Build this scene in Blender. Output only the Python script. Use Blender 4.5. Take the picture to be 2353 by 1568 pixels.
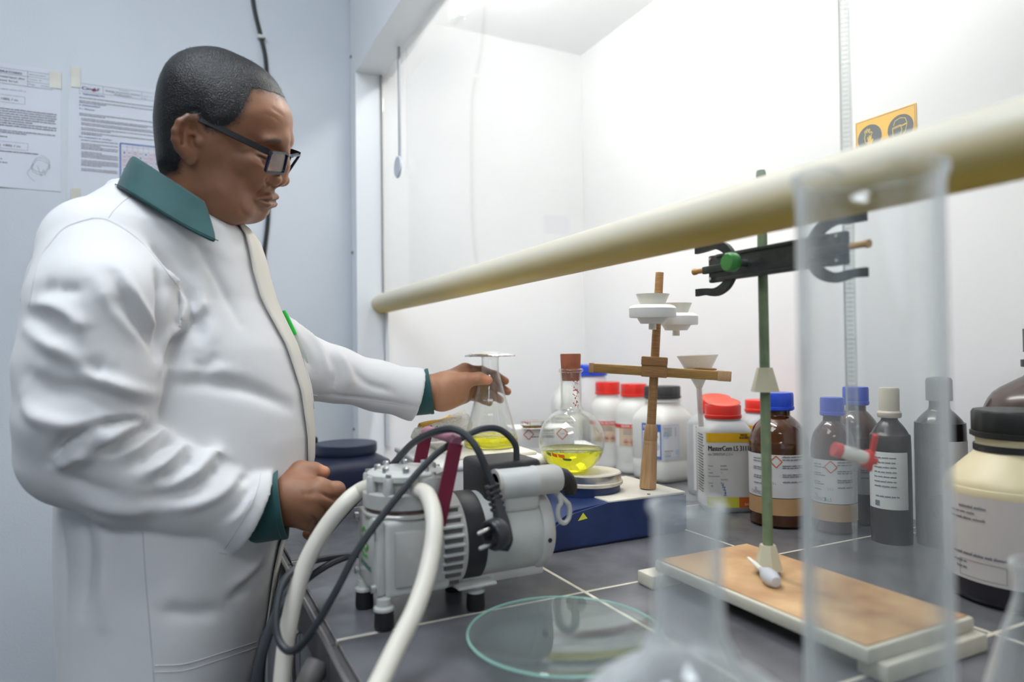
import bpy, bmesh, math, random
import numpy as np
from mathutils import Vector, Matrix
from mathutils.bvhtree import BVHTree
random.seed(7)
for o in list(bpy.data.objects): bpy.data.objects.remove(o)
S=bpy.context.scene; COL=S.collection
# ------------------------------------------------------------------ camera
CAM=np.array([0,0,1.21]); PSI,PIT,ROL,FPX=math.radians(26.3),math.radians(1.0),math.radians(0.7),1568.67
FW=np.array([math.sin(PSI)*math.cos(PIT),math.cos(PSI)*math.cos(PIT),math.sin(PIT)])
R0=np.array([math.cos(PSI),-math.sin(PSI),0.]); U0=np.cross(R0,FW)
RT=R0*math.cos(ROL)-U0*math.sin(ROL); UP=U0*math.cos(ROL)+R0*math.sin(ROL)
cd=bpy.data.cameras.new('camera'); cam=bpy.data.objects.new('camera',cd); COL.objects.link(cam)
cam.matrix_world=Matrix(((RT[0],UP[0],-FW[0],CAM[0]),(RT[1],UP[1],-FW[1],CAM[1]),(RT[2],UP[2],-FW[2],CAM[2]),(0,0,0,1)))
cd.lens=24; cd.sensor_width=36; cd.clip_start=.02
cd.dof.use_dof=True; cd.dof.focus_distance=1.08; cd.dof.aperture_fstop=2.5
S.camera=cam
# ------------------------------------------------------------------ light and exposure
W=bpy.data.worlds.new('world'); S.world=W; W.use_nodes=True
W.node_tree.nodes['Background'].inputs[0].default_value=(.75,.85,1,1); W.node_tree.nodes['Background'].inputs[1].default_value=.3
CEIL_STRENGTH=12.5; TUBE_STRENGTH=82.0; WIN_STRENGTH=.4
S.view_settings.view_transform='Standard'; S.view_settings.look='None'; S.view_settings.exposure=.06; S.view_settings.gamma=1
try: S.view_settings.use_curve_mapping=False
except Exception: pass
S.cycles.max_bounces=14; S.cycles.transmission_bounces=14; S.cycles.transparent_max_bounces=16; S.cycles.diffuse_bounces=5; S.cycles.glossy_bounces=6
S.cycles.sample_clamp_indirect=6
def ray(x,y): return FW+RT*((x-1176.5)/FPX)-UP*((y-784)/FPX)
def P(x,y,d): return CAM+ray(x,y)*d
def G(x,y,z=.9):
    r=ray(x,y); return CAM+r*((z-CAM[2])/r[2])
# ------------------------------------------------------------------ helpers
MATS={}
def M(name,col,rough=.5,metal=0.,var=.05,vs=12.,bump=0.,bs=150.,trans=0.,ior=1.45,coat=0.,sss=0.,emit=None,es=0.,spec=.5,sheen=0.,aniso=None,col2=None,lo=.35,hi=.65,detail=4.):
    if name in MATS: return MATS[name]
    m=bpy.data.materials.new(name); m.use_nodes=True; nt=m.node_tree; b=nt.nodes['Principled BSDF']
    def L(a,c): nt.links.new(a,c)
    tc=nt.nodes.new('ShaderNodeTexCoord'); n=nt.nodes.new('ShaderNodeTexNoise'); n.inputs['Scale'].default_value=vs; n.inputs['Detail'].default_value=detail
    if aniso:
        mp=nt.nodes.new('ShaderNodeMapping'); mp.inputs['Scale'].default_value=aniso; L(tc.outputs['Object'],mp.inputs[0]); L(mp.outputs[0],n.inputs[0])
    else: L(tc.outputs['Object'],n.inputs[0])
    r=nt.nodes.new('ShaderNodeValToRGB'); r.color_ramp.elements[0].position=lo; r.color_ramp.elements[1].position=hi
    c2=col2 if col2 else tuple(min(1,c*(1+var)) for c in col); c1=col if col2 else tuple(c*(1-var) for c in col)
    r.color_ramp.elements[0].color=(*c1,1); r.color_ramp.elements[1].color=(*c2,1)
    L(n.outputs[0],r.inputs[0]); L(r.outputs[0],b.inputs['Base Color'])
    b.inputs['Roughness'].default_value=rough; b.inputs['Metallic'].default_value=metal; b.inputs['IOR'].default_value=ior
    b.inputs['Transmission Weight'].default_value=trans; b.inputs['Coat Weight'].default_value=coat
    b.inputs['Specular IOR Level'].default_value=spec; b.inputs['Sheen Weight'].default_value=sheen
    if sss: b.inputs['Subsurface Weight'].default_value=sss; b.inputs['Subsurface Radius'].default_value=(.012,.006,.004)
    if emit: b.inputs['Emission Color'].default_value=(*emit,1); b.inputs['Emission Strength'].default_value=es
    if bump:
        n2=nt.nodes.new('ShaderNodeTexNoise'); n2.inputs['Scale'].default_value=bs; n2.inputs['Detail'].default_value=3; L(tc.outputs['Object'],n2.inputs[0])
        bp=nt.nodes.new('ShaderNodeBump'); bp.inputs['Strength'].default_value=bump; bp.inputs['Distance'].default_value=.002; L(n2.outputs[0],bp.inputs['Height']); L(bp.outputs[0],b.inputs['Normal'])
    MATS[name]=m; return m
def thin_glass(name,tint=(.96,.97,.97),refl=.06,haze_sheen=.0,edge=.0):
    """thin clear wall: transparent, mirror-like towards grazing angles, optional white film painting in haze and bright reflections, stronger at grazing angles"""
    m=bpy.data.materials.new(name); m.use_nodes=True; nt=m.node_tree; nt.nodes.remove(nt.nodes['Principled BSDF']); L=nt.links.new
    def math_(op,a,b=None,c=None):
        n=nt.nodes.new('ShaderNodeMath'); n.operation=op
        for i,v in enumerate((a,b,c)):
            if v is None: continue
            if isinstance(v,(int,float)): n.inputs[i].default_value=v
            else: L(v,n.inputs[i])
        return n.outputs[0]
    t=nt.nodes.new('ShaderNodeBsdfTransparent'); t.inputs[0].default_value=(*tint,1); g=nt.nodes.new('ShaderNodeBsdfGlossy'); g.inputs['Roughness'].default_value=.03
    lw=nt.nodes.new('ShaderNodeLayerWeight'); lw.inputs[0].default_value=.5; f=lw.outputs['Facing']
    rf=math_('MULTIPLY_ADD',math_('POWER',f,4.0),.85,refl*.5); mx=nt.nodes.new('ShaderNodeMixShader'); L(rf,mx.inputs[0]); L(t.outputs[0],mx.inputs[1]); L(g.outputs[0],mx.inputs[2]); last=mx
    if haze_sheen or edge:  # pale diffuse film stands in for haze and bright reflections on the glass
        d=nt.nodes.new('ShaderNodeBsdfDiffuse'); d.inputs[0].default_value=(.88,.9,.9,1); tr=nt.nodes.new('ShaderNodeBsdfTranslucent'); tr.inputs[0].default_value=(.88,.9,.9,1); ad=nt.nodes.new('ShaderNodeMixShader'); ad.inputs[0].default_value=.5; L(d.outputs[0],ad.inputs[1]); L(tr.outputs[0],ad.inputs[2])
        n=nt.nodes.new('ShaderNodeTexNoise'); n.inputs['Scale'].default_value=4
        fac=math_('MULTIPLY_ADD',n.outputs[0],haze_sheen*.5,math_('ADD',haze_sheen*.75,math_('MULTIPLY',math_('POWER',f,2.2),edge))); mx2=nt.nodes.new('ShaderNodeMixShader'); L(fac,mx2.inputs[0]); L(mx.outputs[0],mx2.inputs[1]); L(ad.outputs[0],mx2.inputs[2]); last=mx2
    L(last.outputs[0],nt.nodes['Material Output'].inputs[0]); MATS[name]=m; return m
def milky(name,col,alpha,rough=.35):
    m=bpy.data.materials.new(name); m.use_nodes=True; nt=m.node_tree; b=nt.nodes['Principled BSDF']; b.inputs['Base Color'].default_value=(*col,1); b.inputs['Roughness'].default_value=rough
    n=nt.nodes.new('ShaderNodeTexNoise'); n.inputs['Scale'].default_value=30; mr=nt.nodes.new('ShaderNodeMapRange'); mr.inputs['To Min'].default_value=alpha-.05; mr.inputs['To Max'].default_value=alpha+.05; nt.links.new(n.outputs[0],mr.inputs[0]); nt.links.new(mr.outputs[0],b.inputs['Alpha']); MATS[name]=m; return m
def link(name,me,mat,parent=None,smooth=True,loc=None,rz=None):
    if mat is not None and len(me.materials)==0: me.materials.append(mat)
    if smooth:
        me.polygons.foreach_set('use_smooth',[True]*len(me.polygons))
        try: me.set_sharp_from_angle(angle=math.radians(42))
        except Exception: pass
    o=bpy.data.objects.new(name,me); COL.objects.link(o)
    if parent is not None: o.parent=parent
    if loc is not None: o.location=loc
    if rz is not None: o.rotation_euler=(0,0,rz)
    return o
def pyd(name,v,f,mat,parent=None,smooth=True,**k):
    me=bpy.data.meshes.new(name); me.from_pydata([tuple(map(float,p)) for p in v],[],[tuple(map(int,q)) for q in f]); me.update(); return link(name,me,mat,parent,smooth,**k)
def fin(bm,name,mat,parent=None,smooth=True,**k):
    bmesh.ops.recalc_face_normals(bm,faces=bm.faces); me=bpy.data.meshes.new(name); bm.to_mesh(me); bm.free(); return link(name,me,mat,parent,smooth,**k)
def tag(o,label,cat=None,group=None,kind=None):
    if label: o['label']=label
    if cat: o['category']=cat
    if group: o['group']=group
    if kind: o['kind']=kind
    return o
def thing(name,label,cat,loc=(0,0,0),rz=0,group=None):
    o=bpy.data.objects.new(name,None); COL.objects.link(o); o.location=loc; o.rotation_euler=(0,0,rz); o.empty_display_size=.02
    return tag(o,label,cat,group)
def box(bm,x0,x1,y0,y1,z0,z1,bev=0.,seg=2,mat4=None):
    r=bmesh.ops.create_cube(bm,size=1); vs=r['verts']
    for v in vs: v.co=Vector(((x0+x1)/2+v.co.x*(x1-x0),(y0+y1)/2+v.co.y*(y1-y0),(z0+z1)/2+v.co.z*(z1-z0)))
    if bev:
        es=list({e for v in vs for e in v.link_edges}); r2=bmesh.ops.bevel(bm,geom=es,offset=bev,segments=seg,affect='EDGES',profile=.5); vs=list({v for f in r2['faces'] for v in f.verts}|{v for v in vs if v.is_valid})
    if mat4 is not None:
        for v in vs: v.co=mat4@v.co
    return vs
def Box(name,x0,x1,y0,y1,z0,z1,mat,parent=None,bev=0.,seg=2,mat4=None,**k):
    bm=bmesh.new(); box(bm,x0,x1,y0,y1,z0,z1,bev,seg,mat4); return fin(bm,name,mat,parent,**k)
def revolve(bm,prof,n=32,axis='z',c=(0,0,0),flute=None,cap=True):
    rings=[]; c=Vector(c)
    for r,h in prof:
        if r<1e-6:
            p={'z':(0,0,h),'x':(h,0,0),'y':(0,h,0)}[axis]; rings.append([bm.verts.new(c+Vector(p))]); continue
        rg=[]
        for i in range(n):
            a=2*math.pi*i/n; rr=r*(1+(flute(a,h) if flute else 0)); u,v=rr*math.cos(a),rr*math.sin(a)
            p={'z':(u,v,h),'x':(h,u,v),'y':(v,h,u)}[axis]; rg.append(bm.verts.new(c+Vector(p)))
        rings.append(rg)
    for A,B in zip(rings,rings[1:]):
        if len(A)==1 and len(B)==1: continue
        for i in range(n):
            j=(i+1)%n
            if len(A)==1: bm.faces.new((A[0],B[i],B[j]))
            elif len(B)==1: bm.faces.new((A[i],A[j],B[0]))
            else: bm.faces.new((A[i],A[j],B[j],B[i]))
    if cap:
        for rg in (rings[0],rings[-1]):
            if len(rg)>1: bm.faces.new(rg)
def Lathe(name,prof,mat,parent=None,n=32,axis='z',c=(0,0,0),flute=None,cap=True,**k):
    bm=bmesh.new(); revolve(bm,prof,n,axis,c,flute,cap); return fin(bm,name,mat,parent,**k)
def spline(pts,n=8):
    pts=[np.array(p,float) for p in pts]
    if len(pts)<3: return [pts[0]+(pts[-1]-pts[0])*i/n for i in range(n+1)]
    ext=[2*pts[0]-pts[1]]+pts+[2*pts[-1]-pts[-2]]; out=[]
    for i in range(1,len(ext)-2):
        p0,p1,p2,p3=ext[i-1:i+3]
        for k in range(n):
            t=k/n; out.append(.5*((2*p1)+(p2-p0)*t+(2*p0-5*p1+4*p2-p3)*t*t+(3*p1-p0-3*p2+p3)*t**3))
    out.append(pts[-1]); return out
def sweep(bm,pts,rad,n=10,sec=None,closed=False,cap=True,up=None):
    pts=[Vector(p) for p in pts]; N=len(pts); rings=[]
    T=[(pts[(i+1)%N if closed else min(i+1,N-1)]-pts[(i-1)%N if closed else max(i-1,0)]).normalized() for i in range(N)]
    if up is None: up=Vector((0,0,1)) if abs(T[0].z)<.9 else Vector((1,0,0))
    nrm=(Vector(up)-T[0]*Vector(up).dot(T[0])).normalized()
    for i in range(N):
        nrm=(nrm-T[i]*nrm.dot(T[i])).normalized(); bi=T[i].cross(nrm); r=rad[i] if hasattr(rad,'__len__') else rad
        S2=sec if sec else [(math.cos(2*math.pi*k/n),math.sin(2*math.pi*k/n)) for k in range(n)]
        rings.append([bm.verts.new(pts[i]+nrm*(a*r)+bi*(b*r)) for a,b in S2])
    m=len(rings[0])
    for i in range(N if closed else N-1):
        A,B=rings[i],rings[(i+1)%N]
        for k in range(m): bm.faces.new((A[k],A[(k+1)%m],B[(k+1)%m],B[k]))
    if cap and not closed:
        bm.faces.new(rings[0]); bm.faces.new(rings[-1])
def Tube(name,pts,rad,mat,parent=None,n=10,sp=8,sec=None,closed=False,up=None,**k):
    bm=bmesh.new(); q=spline(pts,sp) if sp else pts
    if hasattr(rad,'__len__') and sp: rad=list(np.interp(np.linspace(0,len(pts)-1,len(q)),range(len(pts)),rad))
    sweep(bm,q,rad,n,sec,closed,up=up); return fin(bm,name,mat,parent,**k)
def Prism(name,poly,h,mat,parent=None,fr=None,bev=0.,**k):
    """polygon poly (x,y) extruded by h along local z; fr=(origin,ux,uy) frame"""
    bm=bmesh.new(); vs=[bm.verts.new((x,y,0)) for x,y in poly]; f=bm.faces.new(vs); r=bmesh.ops.extrude_face_region(bm,geom=[f])
    for v in r['geom']:
        if isinstance(v,bmesh.types.BMVert): v.co.z+=h
    if bev: bmesh.ops.bevel(bm,geom=list(bm.edges),offset=bev,segments=2,affect='EDGES')
    if fr:
        o,ux,uy=map(Vector,fr); ux=ux.normalized(); uz=ux.cross(uy).normalized(); uy=uz.cross(ux)
        for v in bm.verts: v.co=o+ux*v.co.x+uy*v.co.y+uz*v.co.z
    return fin(bm,name,mat,parent,**k)
_tc={}
def glyphs(s):
    if s not in _tc:
        c=bpy.data.curves.new('t','FONT'); c.body=s; c.size=1.0; c.resolution_u=3; o=bpy.data.objects.new('t',c); COL.objects.link(o)
        bpy.context.view_layer.update(); dg=bpy.context.evaluated_depsgraph_get(); me=bpy.data.meshes.new_from_object(o.evaluated_get(dg))
        v=np.array([p.co[:2] for p in me.vertices]) if len(me.vertices) else np.zeros((0,2)); f=[tuple(p.vertices) for p in me.polygons]
        bpy.data.objects.remove(o); bpy.data.curves.remove(c); bpy.data.meshes.remove(me); _tc[s]=(v,f)
    return _tc[s]
class Ink:
    """collects flat print (text, bars, polygons) mapped through fn(x,y)->3D and builds one mesh"""
    def __init__(s,fn): s.fn=fn; s.v=[]; s.f=[]
    def add(s,v,f):
        b=len(s.v); s.v+= [s.fn(x,y) for x,y in v]; s.f+=[tuple(b+i for i in q) for q in f]
    def text(s,t,x,y,h,w=None,bold=0.):
        v,f=glyphs(t)
        if not len(v): return
        k=h/.7; kx=k
        if w: kx=w/max(1e-6,v[:,0].max())
        for dx in ([0,bold] if bold else [0]): s.add([(x+a*kx+dx,y+b*k) for a,b in v],f)
    def rect(s,x0,y0,x1,y1):
        n=max(1,int(abs(x1-x0)/.004)); v=[];f=[]
        for i in range(n+1):
            x=x0+(x1-x0)*i/n; v+=[(x,y0),(x,y1)]
        for i in range(n): f.append((2*i,2*i+2,2*i+3,2*i+1))
        s.add(v,f)
    def frame(s,x0,y0,x1,y1,t):
        s.rect(x0,y0,x1,y0+t); s.rect(x0,y1-t,x1,y1); s.rect(x0,y0,x0+t,y1); s.rect(x1-t,y0,x1,y1)
    def poly(s,p): s.add(p,[tuple(range(len(p)))])
    def line(s,a,b,t):
        a,b=np.array(a),np.array(b); d=b-a; d=d/(np.hypot(*d)+1e-9); n=np.array((-d[1],d[0]))*t/2; s.add([a-n,b-n,b+n,a+n],[(0,1,2,3)])
    def path(s,p,t,closed=False):
        q=list(p)+([p[0]] if closed else [])
        for a,b in zip(q,q[1:]): s.line(a,b,t)
    def words(s,x0,y,x1,h,seed=None,gap=.35):
        r=random.Random(seed if seed is not None else int(y*1e5)+int(x0*1e5)); x=x0
        while x<x1-h:
            w=min(x1-x,h*r.uniform(1.2,5)); 
            s.rect(x,y,x+w,y+h*.62)
            for _ in range(int(w/h)): 
                xx=x+r.random()*w; s.rect(xx,y+h*.3,min(xx+h*.18,x+w),y+h*(1 if r.random()<.7 else .6))
            x+=w+h*gap
    def ghs(s,cx,cy,r,t): s.path([(cx,cy-r),(cx+r,cy),(cx,cy+r),(cx-r,cy)],t,True)
    def disc(s,cx,cy,rx,ry=None,n=28):
        ry=ry or rx; s.poly([(cx+rx*math.cos(2*math.pi*i/n),cy+ry*math.sin(2*math.pi*i/n)) for i in range(n)])
    def ring(s,cx,cy,r,t,n=24): s.path([(cx+r*math.cos(2*math.pi*i/n),cy+r*math.sin(2*math.pi*i/n)) for i in range(n)],t,True)
    def done(s,name,mat,parent):
        o=pyd(name,s.v,s.f,mat,parent,smooth=False); o['kind']='stuff'; return o
# ------------------------------------------------------------------ materials
m_wall=M('wall paint',(.60,.635,.675),.6,var=.03,vs=3,bump=.25,bs=220)
m_hood=M('hood laminate white',(.84,.86,.88),.35,var=.02,vs=3)
m_hoodin=M('hood lining white',(.86,.86,.86),.4,var=.02,vs=3)
m_ceil=M('ceiling paint',(.85,.86,.87),.7,var=.02)
m_wall3=M('wall paint grey',(.34,.36,.38),.7,var=.05,vs=3)
m_floor=M('floor tile grey',(.09,.09,.095),.4,var=.15,vs=3)
m_tile=M('worktop tile grey',(.125,.125,.135),.26,var=.3,vs=9,bump=.05,bs=40,detail=8)
m_grout=M('grout cream',(.62,.57,.46),.85,var=.15,vs=40)
m_blackrub=M('black rubber',(.012,.013,.014),.45,var=.2)
m_blackpl=M('black plastic',(.02,.02,.022),.4,var=.2,bump=.1,bs=500)
m_steel=M('steel',(.62,.62,.62),.28,1.,var=.08)
m_alu=M('aluminium trim',(.55,.55,.55),.35,1.,var=.08)
m_white=M('white plastic',(.80,.80,.78),.4,var=.03)
m_ink=M('black print',(.02,.02,.025),.6,var=.1)
m_inkg=M('grey print',(.22,.22,.25),.7,var=.1)
m_paper=M('paper white',(.84,.84,.83),.75,var=.03,vs=8)
m_blue=M('cap blue',(.02,.07,.55),.35,var=.1)
m_red=M('cap red',(.68,.03,.02),.35,var=.08)
m_glass=M('glassware',(.985,.99,.99),.0,trans=1.,ior=1.45,var=.002)
m_yellowliq=M('yellow liquid',(.95,.90,.02),.0,trans=1.,ior=1.33,var=.01)
m_amber=M('amber glass',(.055,.016,.004),.05,var=.2,coat=.4)
m_brownpl=M('dark brown plastic',(.035,.025,.022),.3,var=.15)
m_orangeprint=M('orange print',(.62,.13,.02),.6,var=.08)
m_yellowprint=M('yellow print',(.80,.46,.01),.55,var=.08)
m_limeprint=M('lime print',(.68,.66,.06),.6,var=.08)
m_redprint=M('red print',(.62,.05,.04),.6,var=.06)
m_blueprint=M('blue print',(.03,.12,.50),.55,var=.06)
m_glassthick=thin_glass('heavy glassware',(.975,.985,.985),refl=.10,haze_sheen=.012,edge=.70)
m_thin=thin_glass('thin glassware',(.98,.985,.98),refl=.10,haze_sheen=.05,edge=.4)
m_thin2=thin_glass('clear flask glass',(.985,.99,.985),refl=.10,haze_sheen=.008,edge=.30)
m_sash=thin_glass('sash glass',(.97,.975,.97),haze_sheen=.13)  # white film paints haze and glare onto the pane
m_fgflask=thin_glass('flask glass with painted sheen',(.97,.98,.98),refl=.14,haze_sheen=.09,edge=.8)  # milky film and white edges imitate the bright room reflected in the bulb
# ------------------------------------------------------------------ room
XL,XR,YN,YF,ZC=-2.4,1.40,-2.3,1.95,2.75
tag(Box('floor',XL-.1,XR+.1,YN-.1,YF+.1,-.06,0,m_floor,smooth=False),'grey floor of the laboratory','floor',kind='structure')
tag(Box('ceiling',XL-.1,XR+.1,YN-.1,YF+.1,ZC,ZC+.06,m_ceil,smooth=False),'white ceiling of the laboratory','ceiling',kind='structure')
tag(Box('wall_back',XL-.1,XR+.1,YF,YF+.1,0,ZC,m_wall,smooth=False),'pale blue-grey plaster wall behind the man','wall',kind='structure')
tag(Box('wall_left',XL-.1,XL,YN,YF,0,ZC,m_wall3,smooth=False),'grey plaster wall on the far left of the room','wall',kind='structure')
tag(Box('wall_right',XR,XR+.1,YN,YF,0,ZC,m_wall,smooth=False),'pale plaster wall behind the fume hood','wall',kind='structure')
bm=bmesh.new()
for a in ((XL,-1.6,0,ZC),(.6,XR,0,ZC),(-1.6,.6,0,1.0),(-1.6,.6,2.3,ZC)): box(bm,a[0],a[1],YN-.1,YN,a[2],a[3])
tag(fin(bm,'wall_front',m_wall3,smooth=False),'plaster wall behind the viewer with a wide window','wall',kind='structure')
win=tag(Box('window_1',-1.6,.6,YN-.09,YN-.07,1.0,2.3,M('daylight window',(.8,.9,1),.5,emit=(.80,.90,1.),es=WIN_STRENGTH),smooth=False),'bright daylight window behind the viewer','window',kind='structure')
for x0,x1,z0,z1 in ((-1.62,-1.56,1.0,2.3),(.56,.62,1.0,2.3),(-.53,-.47,1.0,2.3),(-1.6,.6,.98,1.03),(-1.6,.6,2.27,2.32)): Box('window_frame',x0,x1,YN-.06,YN,z0,z1,m_hood,win)
m_panel=M('lamp diffuser',(.9,.9,.9),.5,emit=(.86,.93,1.),es=CEIL_STRENGTH)
for i,(x,y,lb) in enumerate(((-.40,.62,'square ceiling light panel above the man'),(-.9,-1.1,'square ceiling light panel near the window'))):
    t=thing('ceiling_light',lb,'ceiling light',(x,y,ZC),group='ceiling light panels')
    Box('diffuser',-.55,.55,-.3,.3,-.03,-.02,m_panel,t,smooth=False)
    bm=bmesh.new()
    for a in ((-.58,-.55,-.33,.33),(.55,.58,-.33,.33),(-.55,.55,-.33,-.3),(-.55,.55,.3,.33)): box(bm,*a,-.035,0)
    fin(bm,'frame',m_white,t,smooth=False)
# ------------------------------------------------------------------ fume hood
XF,XG,XB,YR,ZT=.454,.527,1.20,1.884,2.0; Y0=-.2
hood=thing('fume_hood','white fume hood with raised glass sash and cream handle above the worktop','fume hood',(0,0,.9))
def hp(name,*a,mat=m_hood,**k):
    o=Box(name,*a,mat,hood,smooth=k.pop('smooth',False),**k); o.location.z=-.9; return o
hp('fascia',XF,XF+.02,Y0,YF-.004,ZT,2.55); hp('fascia_underside',XF+.02,XG+.03,Y0,YR,ZT,ZT+.012)
hp('side_post',XF,XG,YR,YF-.004,.9,ZT); hp('side_panel',XG,XB,YR+.006,YF-.004,.9,2.2,mat=m_hoodin)
hp('near_panel',XF,XB,Y0-.03,Y0,.9,2.55,mat=m_hoodin)
hp('back_panel',XB,XB+.02,Y0,YF-.004,.9,2.2,mat=m_hoodin); hp('top_panel',XG,XB,Y0,YF-.004,2.186,2.21,mat=m_hoodin)
hp('glass_sash',XG+.002,XG+.006,Y0+.01,YR-.002,1.375,2.17,mat=m_sash)
# rounded handle bar along the lower sash edge
m_handle=M('cream and yellow handle plastic',(.70,.65,.52),.38,var=.04,vs=4,sss=.2)
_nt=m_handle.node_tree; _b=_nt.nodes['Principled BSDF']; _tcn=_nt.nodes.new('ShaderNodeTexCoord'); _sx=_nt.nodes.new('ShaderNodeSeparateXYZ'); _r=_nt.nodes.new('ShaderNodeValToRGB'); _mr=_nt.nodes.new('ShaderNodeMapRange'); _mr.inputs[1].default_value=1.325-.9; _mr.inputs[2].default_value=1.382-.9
_r.color_ramp.elements[0].position=.12; _r.color_ramp.elements[0].color=(.66,.48,.09,1); _r.color_ramp.elements[1].position=.62; _r.color_ramp.elements[1].color=(.70,.65,.52,1)  # yellow along the lower edge, blending to cream above
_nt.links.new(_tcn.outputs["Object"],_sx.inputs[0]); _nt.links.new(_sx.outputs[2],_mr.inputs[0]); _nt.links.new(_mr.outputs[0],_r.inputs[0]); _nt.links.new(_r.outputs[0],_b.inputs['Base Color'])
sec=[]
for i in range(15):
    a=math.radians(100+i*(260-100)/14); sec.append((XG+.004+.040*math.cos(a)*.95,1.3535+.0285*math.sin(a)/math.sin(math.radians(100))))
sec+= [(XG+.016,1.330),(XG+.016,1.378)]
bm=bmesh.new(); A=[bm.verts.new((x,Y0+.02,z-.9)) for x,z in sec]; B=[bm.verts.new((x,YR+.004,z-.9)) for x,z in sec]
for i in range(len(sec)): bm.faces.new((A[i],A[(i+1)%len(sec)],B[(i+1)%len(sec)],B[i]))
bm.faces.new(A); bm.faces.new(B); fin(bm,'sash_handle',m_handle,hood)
hp('side_rail',XG+.002,XG+.012,YR-.012,YR,.95,1.33,mat=M('rail grey',(.55,.58,.62),.4),bev=.002)
hp('sash_gasket',XG-.002,XG+.001,YR-.006,YR,1.38,ZT,mat=M('gasket grey',(.25,.24,.22),.6))
o=hp('sash_strap',XG-.010,XG-.005,1.683,1.692,1.69,2.0,mat=M('strap grey',(.36,.38,.42),.5))
Lathe('strap_disc',[(.0,0),(.026,0),(.028,.002),(.028,.005),(.026,.006),(0,.006)],M('disc grey',(.62,.65,.70),.4),hood,24,'x',(XG-.016,1.6875,1.69-.9))
for z in (1.0,1.5,2.06): Lathe('screw',[(0,-.002),(.004,-.002),(.004,.002),(0,.002)],M('screw dark',(.1,.1,.1),.4,1.),hood,10,'x',(XF-.001,1.93,z-.9))
# fluorescent tube inside the hood
t=thing('fluorescent_lamp','fluorescent tube glowing under the fume hood roof','lamp',(.665,1.165,2.185))
Box('lamp_housing',-.04,.04,-.52,.52,-.035,0,m_white,t,bev=.004)
m_tube=M('tube glow',(1,1,1),.5,emit=(1.,.985,.95),es=TUBE_STRENGTH)
Lathe('tube',[(.0,-.46),(.014,-.46),(.014,.46),(0,.46)],m_tube,t,14,'y',(0,0,-.09))
for s in (-1,1):
    Lathe('end_cap',[(0,-.03),(.015,-.03),(.017,-.02),(.017,.03),(0,.03)],M('lamp cap',(.7,.7,.68),.4),t,14,'y',(0,s*.475,-.09)); Box('lamp_holder',-.018,.018,s*.485-.02,s*.485+.02,-.105,-.034,m_white,t,bev=.004)
# warning sign on the back lining
sg=thing('safety_sign','yellow safety sign with dark glove and face shield pictograms on hood lining','sign',(XB,.832,1.575))
Box('sign_plate',-.0016,-.0002,-.061,.061,0,.077,M('sign yellow',(.85,.47,.01),.5,var=.03),sg,smooth=False)
def sfn(x,y): return (-.0020,-x,y)
k=Ink(sfn); k.disc(-.031,.040,.025); k.disc(.031,.040,.025); k.frame(-.059,.002,.059,.075,.0006); k.done('sign_disc',M('sign dark',(.04,.05,.05),.6),sg)
def sfn2(x,y): return (-.0023,-x,y)
k=Ink(sfn2)
gl=[(-.008,-.020),(.004,-.020),(.008,-.004),(.013,.004),(.010,.007),(.005,.003),(.006,.015),(.003,.016),(.001,.006),(-.001,.017),(-.004,.017),(-.004,.006),(-.007,.014),(-.010,.013),(-.008,.003),(-.011,-.004)]
k.path([(-.034+a*.7,.046+b*.7) for a,b in gl],.0012,True); k.poly([(-.030+a*.55,.032+b*.75) for a,b in gl])
k.done('glove_pictogram',M('sign yellow mark',(.85,.55,.03),.5),sg); k=Ink(sfn2)
k.path([(.031+a,.04+b) for a,b in ((-.013,.008),(-.010,.016),(0,.019),(.010,.016),(.013,.006),(-.013,.002))],.0012)
k.path([(.031+a,.04+b) for a,b in ((-.015,.004),(.001,.006),(.003,-.004),(-.002,-.017),(-.014,-.015),(-.015,.004))],.0013); k.path([(.034,.043),(.044,.045),(.040,.030),(.035,.024),(.042,.034)],.0011)
k.done('face_shield_pictogram',M('sign yellow mark',(.85,.55,.03),.5),sg)
# ------------------------------------------------------------------ worktop and cabinets
wt=thing('worktop','dark grey tiled worktop with cream grout lines','worktop',(0,0,0))
XE=.157
Box('slab',XE,XB,Y0,YF-.004,.865,.8993,m_grout,wt,smooth=False)
xs=[XE,.475,.794,1.113,1.20]; ys=[Y0]+[.757+.318*i for i in range(-2,4)]+[YR+.006]
me0={}
for i in range(4):
    for j in range(len(ys)-1):
        x0,x1,y0,y1=xs[i]+(.0025 if i else 0),xs[i+1]-.0025,ys[j]+.0025,ys[j+1]-.0025
        if y1-y0<.02: continue
        key=(round(x1-x0,3),round(y1-y0,3))
        if key in me0:
            o=bpy.data.objects.new('tile',me0[key]); COL.objects.link(o); o.parent=wt; o.location=((x0+x1)/2,(y0+y1)/2,.895)
        else:
            o=Box('tile',-(x1-x0)/2,(x1-x0)/2,-(y1-y0)/2,(y1-y0)/2,-.005,.005,m_tile,wt,bev=.0009,seg=1,loc=((x0+x1)/2,(y0+y1)/2,.895)); me0[key]=o.data
m_edge=M('edge tile',(.075,.073,.075),.35,var=.2)
for j in range(len(ys)-1): Box('edge_tile',XE-.009,XE,ys[j]+.0015,ys[j+1]-.0015,.845,.8955,m_edge,wt,bev=.0008,seg=1)
Tube('edge_trim',[(XE-.0085,Y0,.8935),(XE-.0085,YR,.8935)],.0032,m_alu,wt,8,sp=0)
m_cab=M('cabinet grey',(.15,.145,.15),.5,var=.1)
ca=thing('base_cabinet','dark grey base cabinet under the tiled worktop','cabinet',(0,0,0))
Box('carcass',.235,XB,Y0,YF-.004,0,.865,m_cab,ca,smooth=False)
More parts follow.
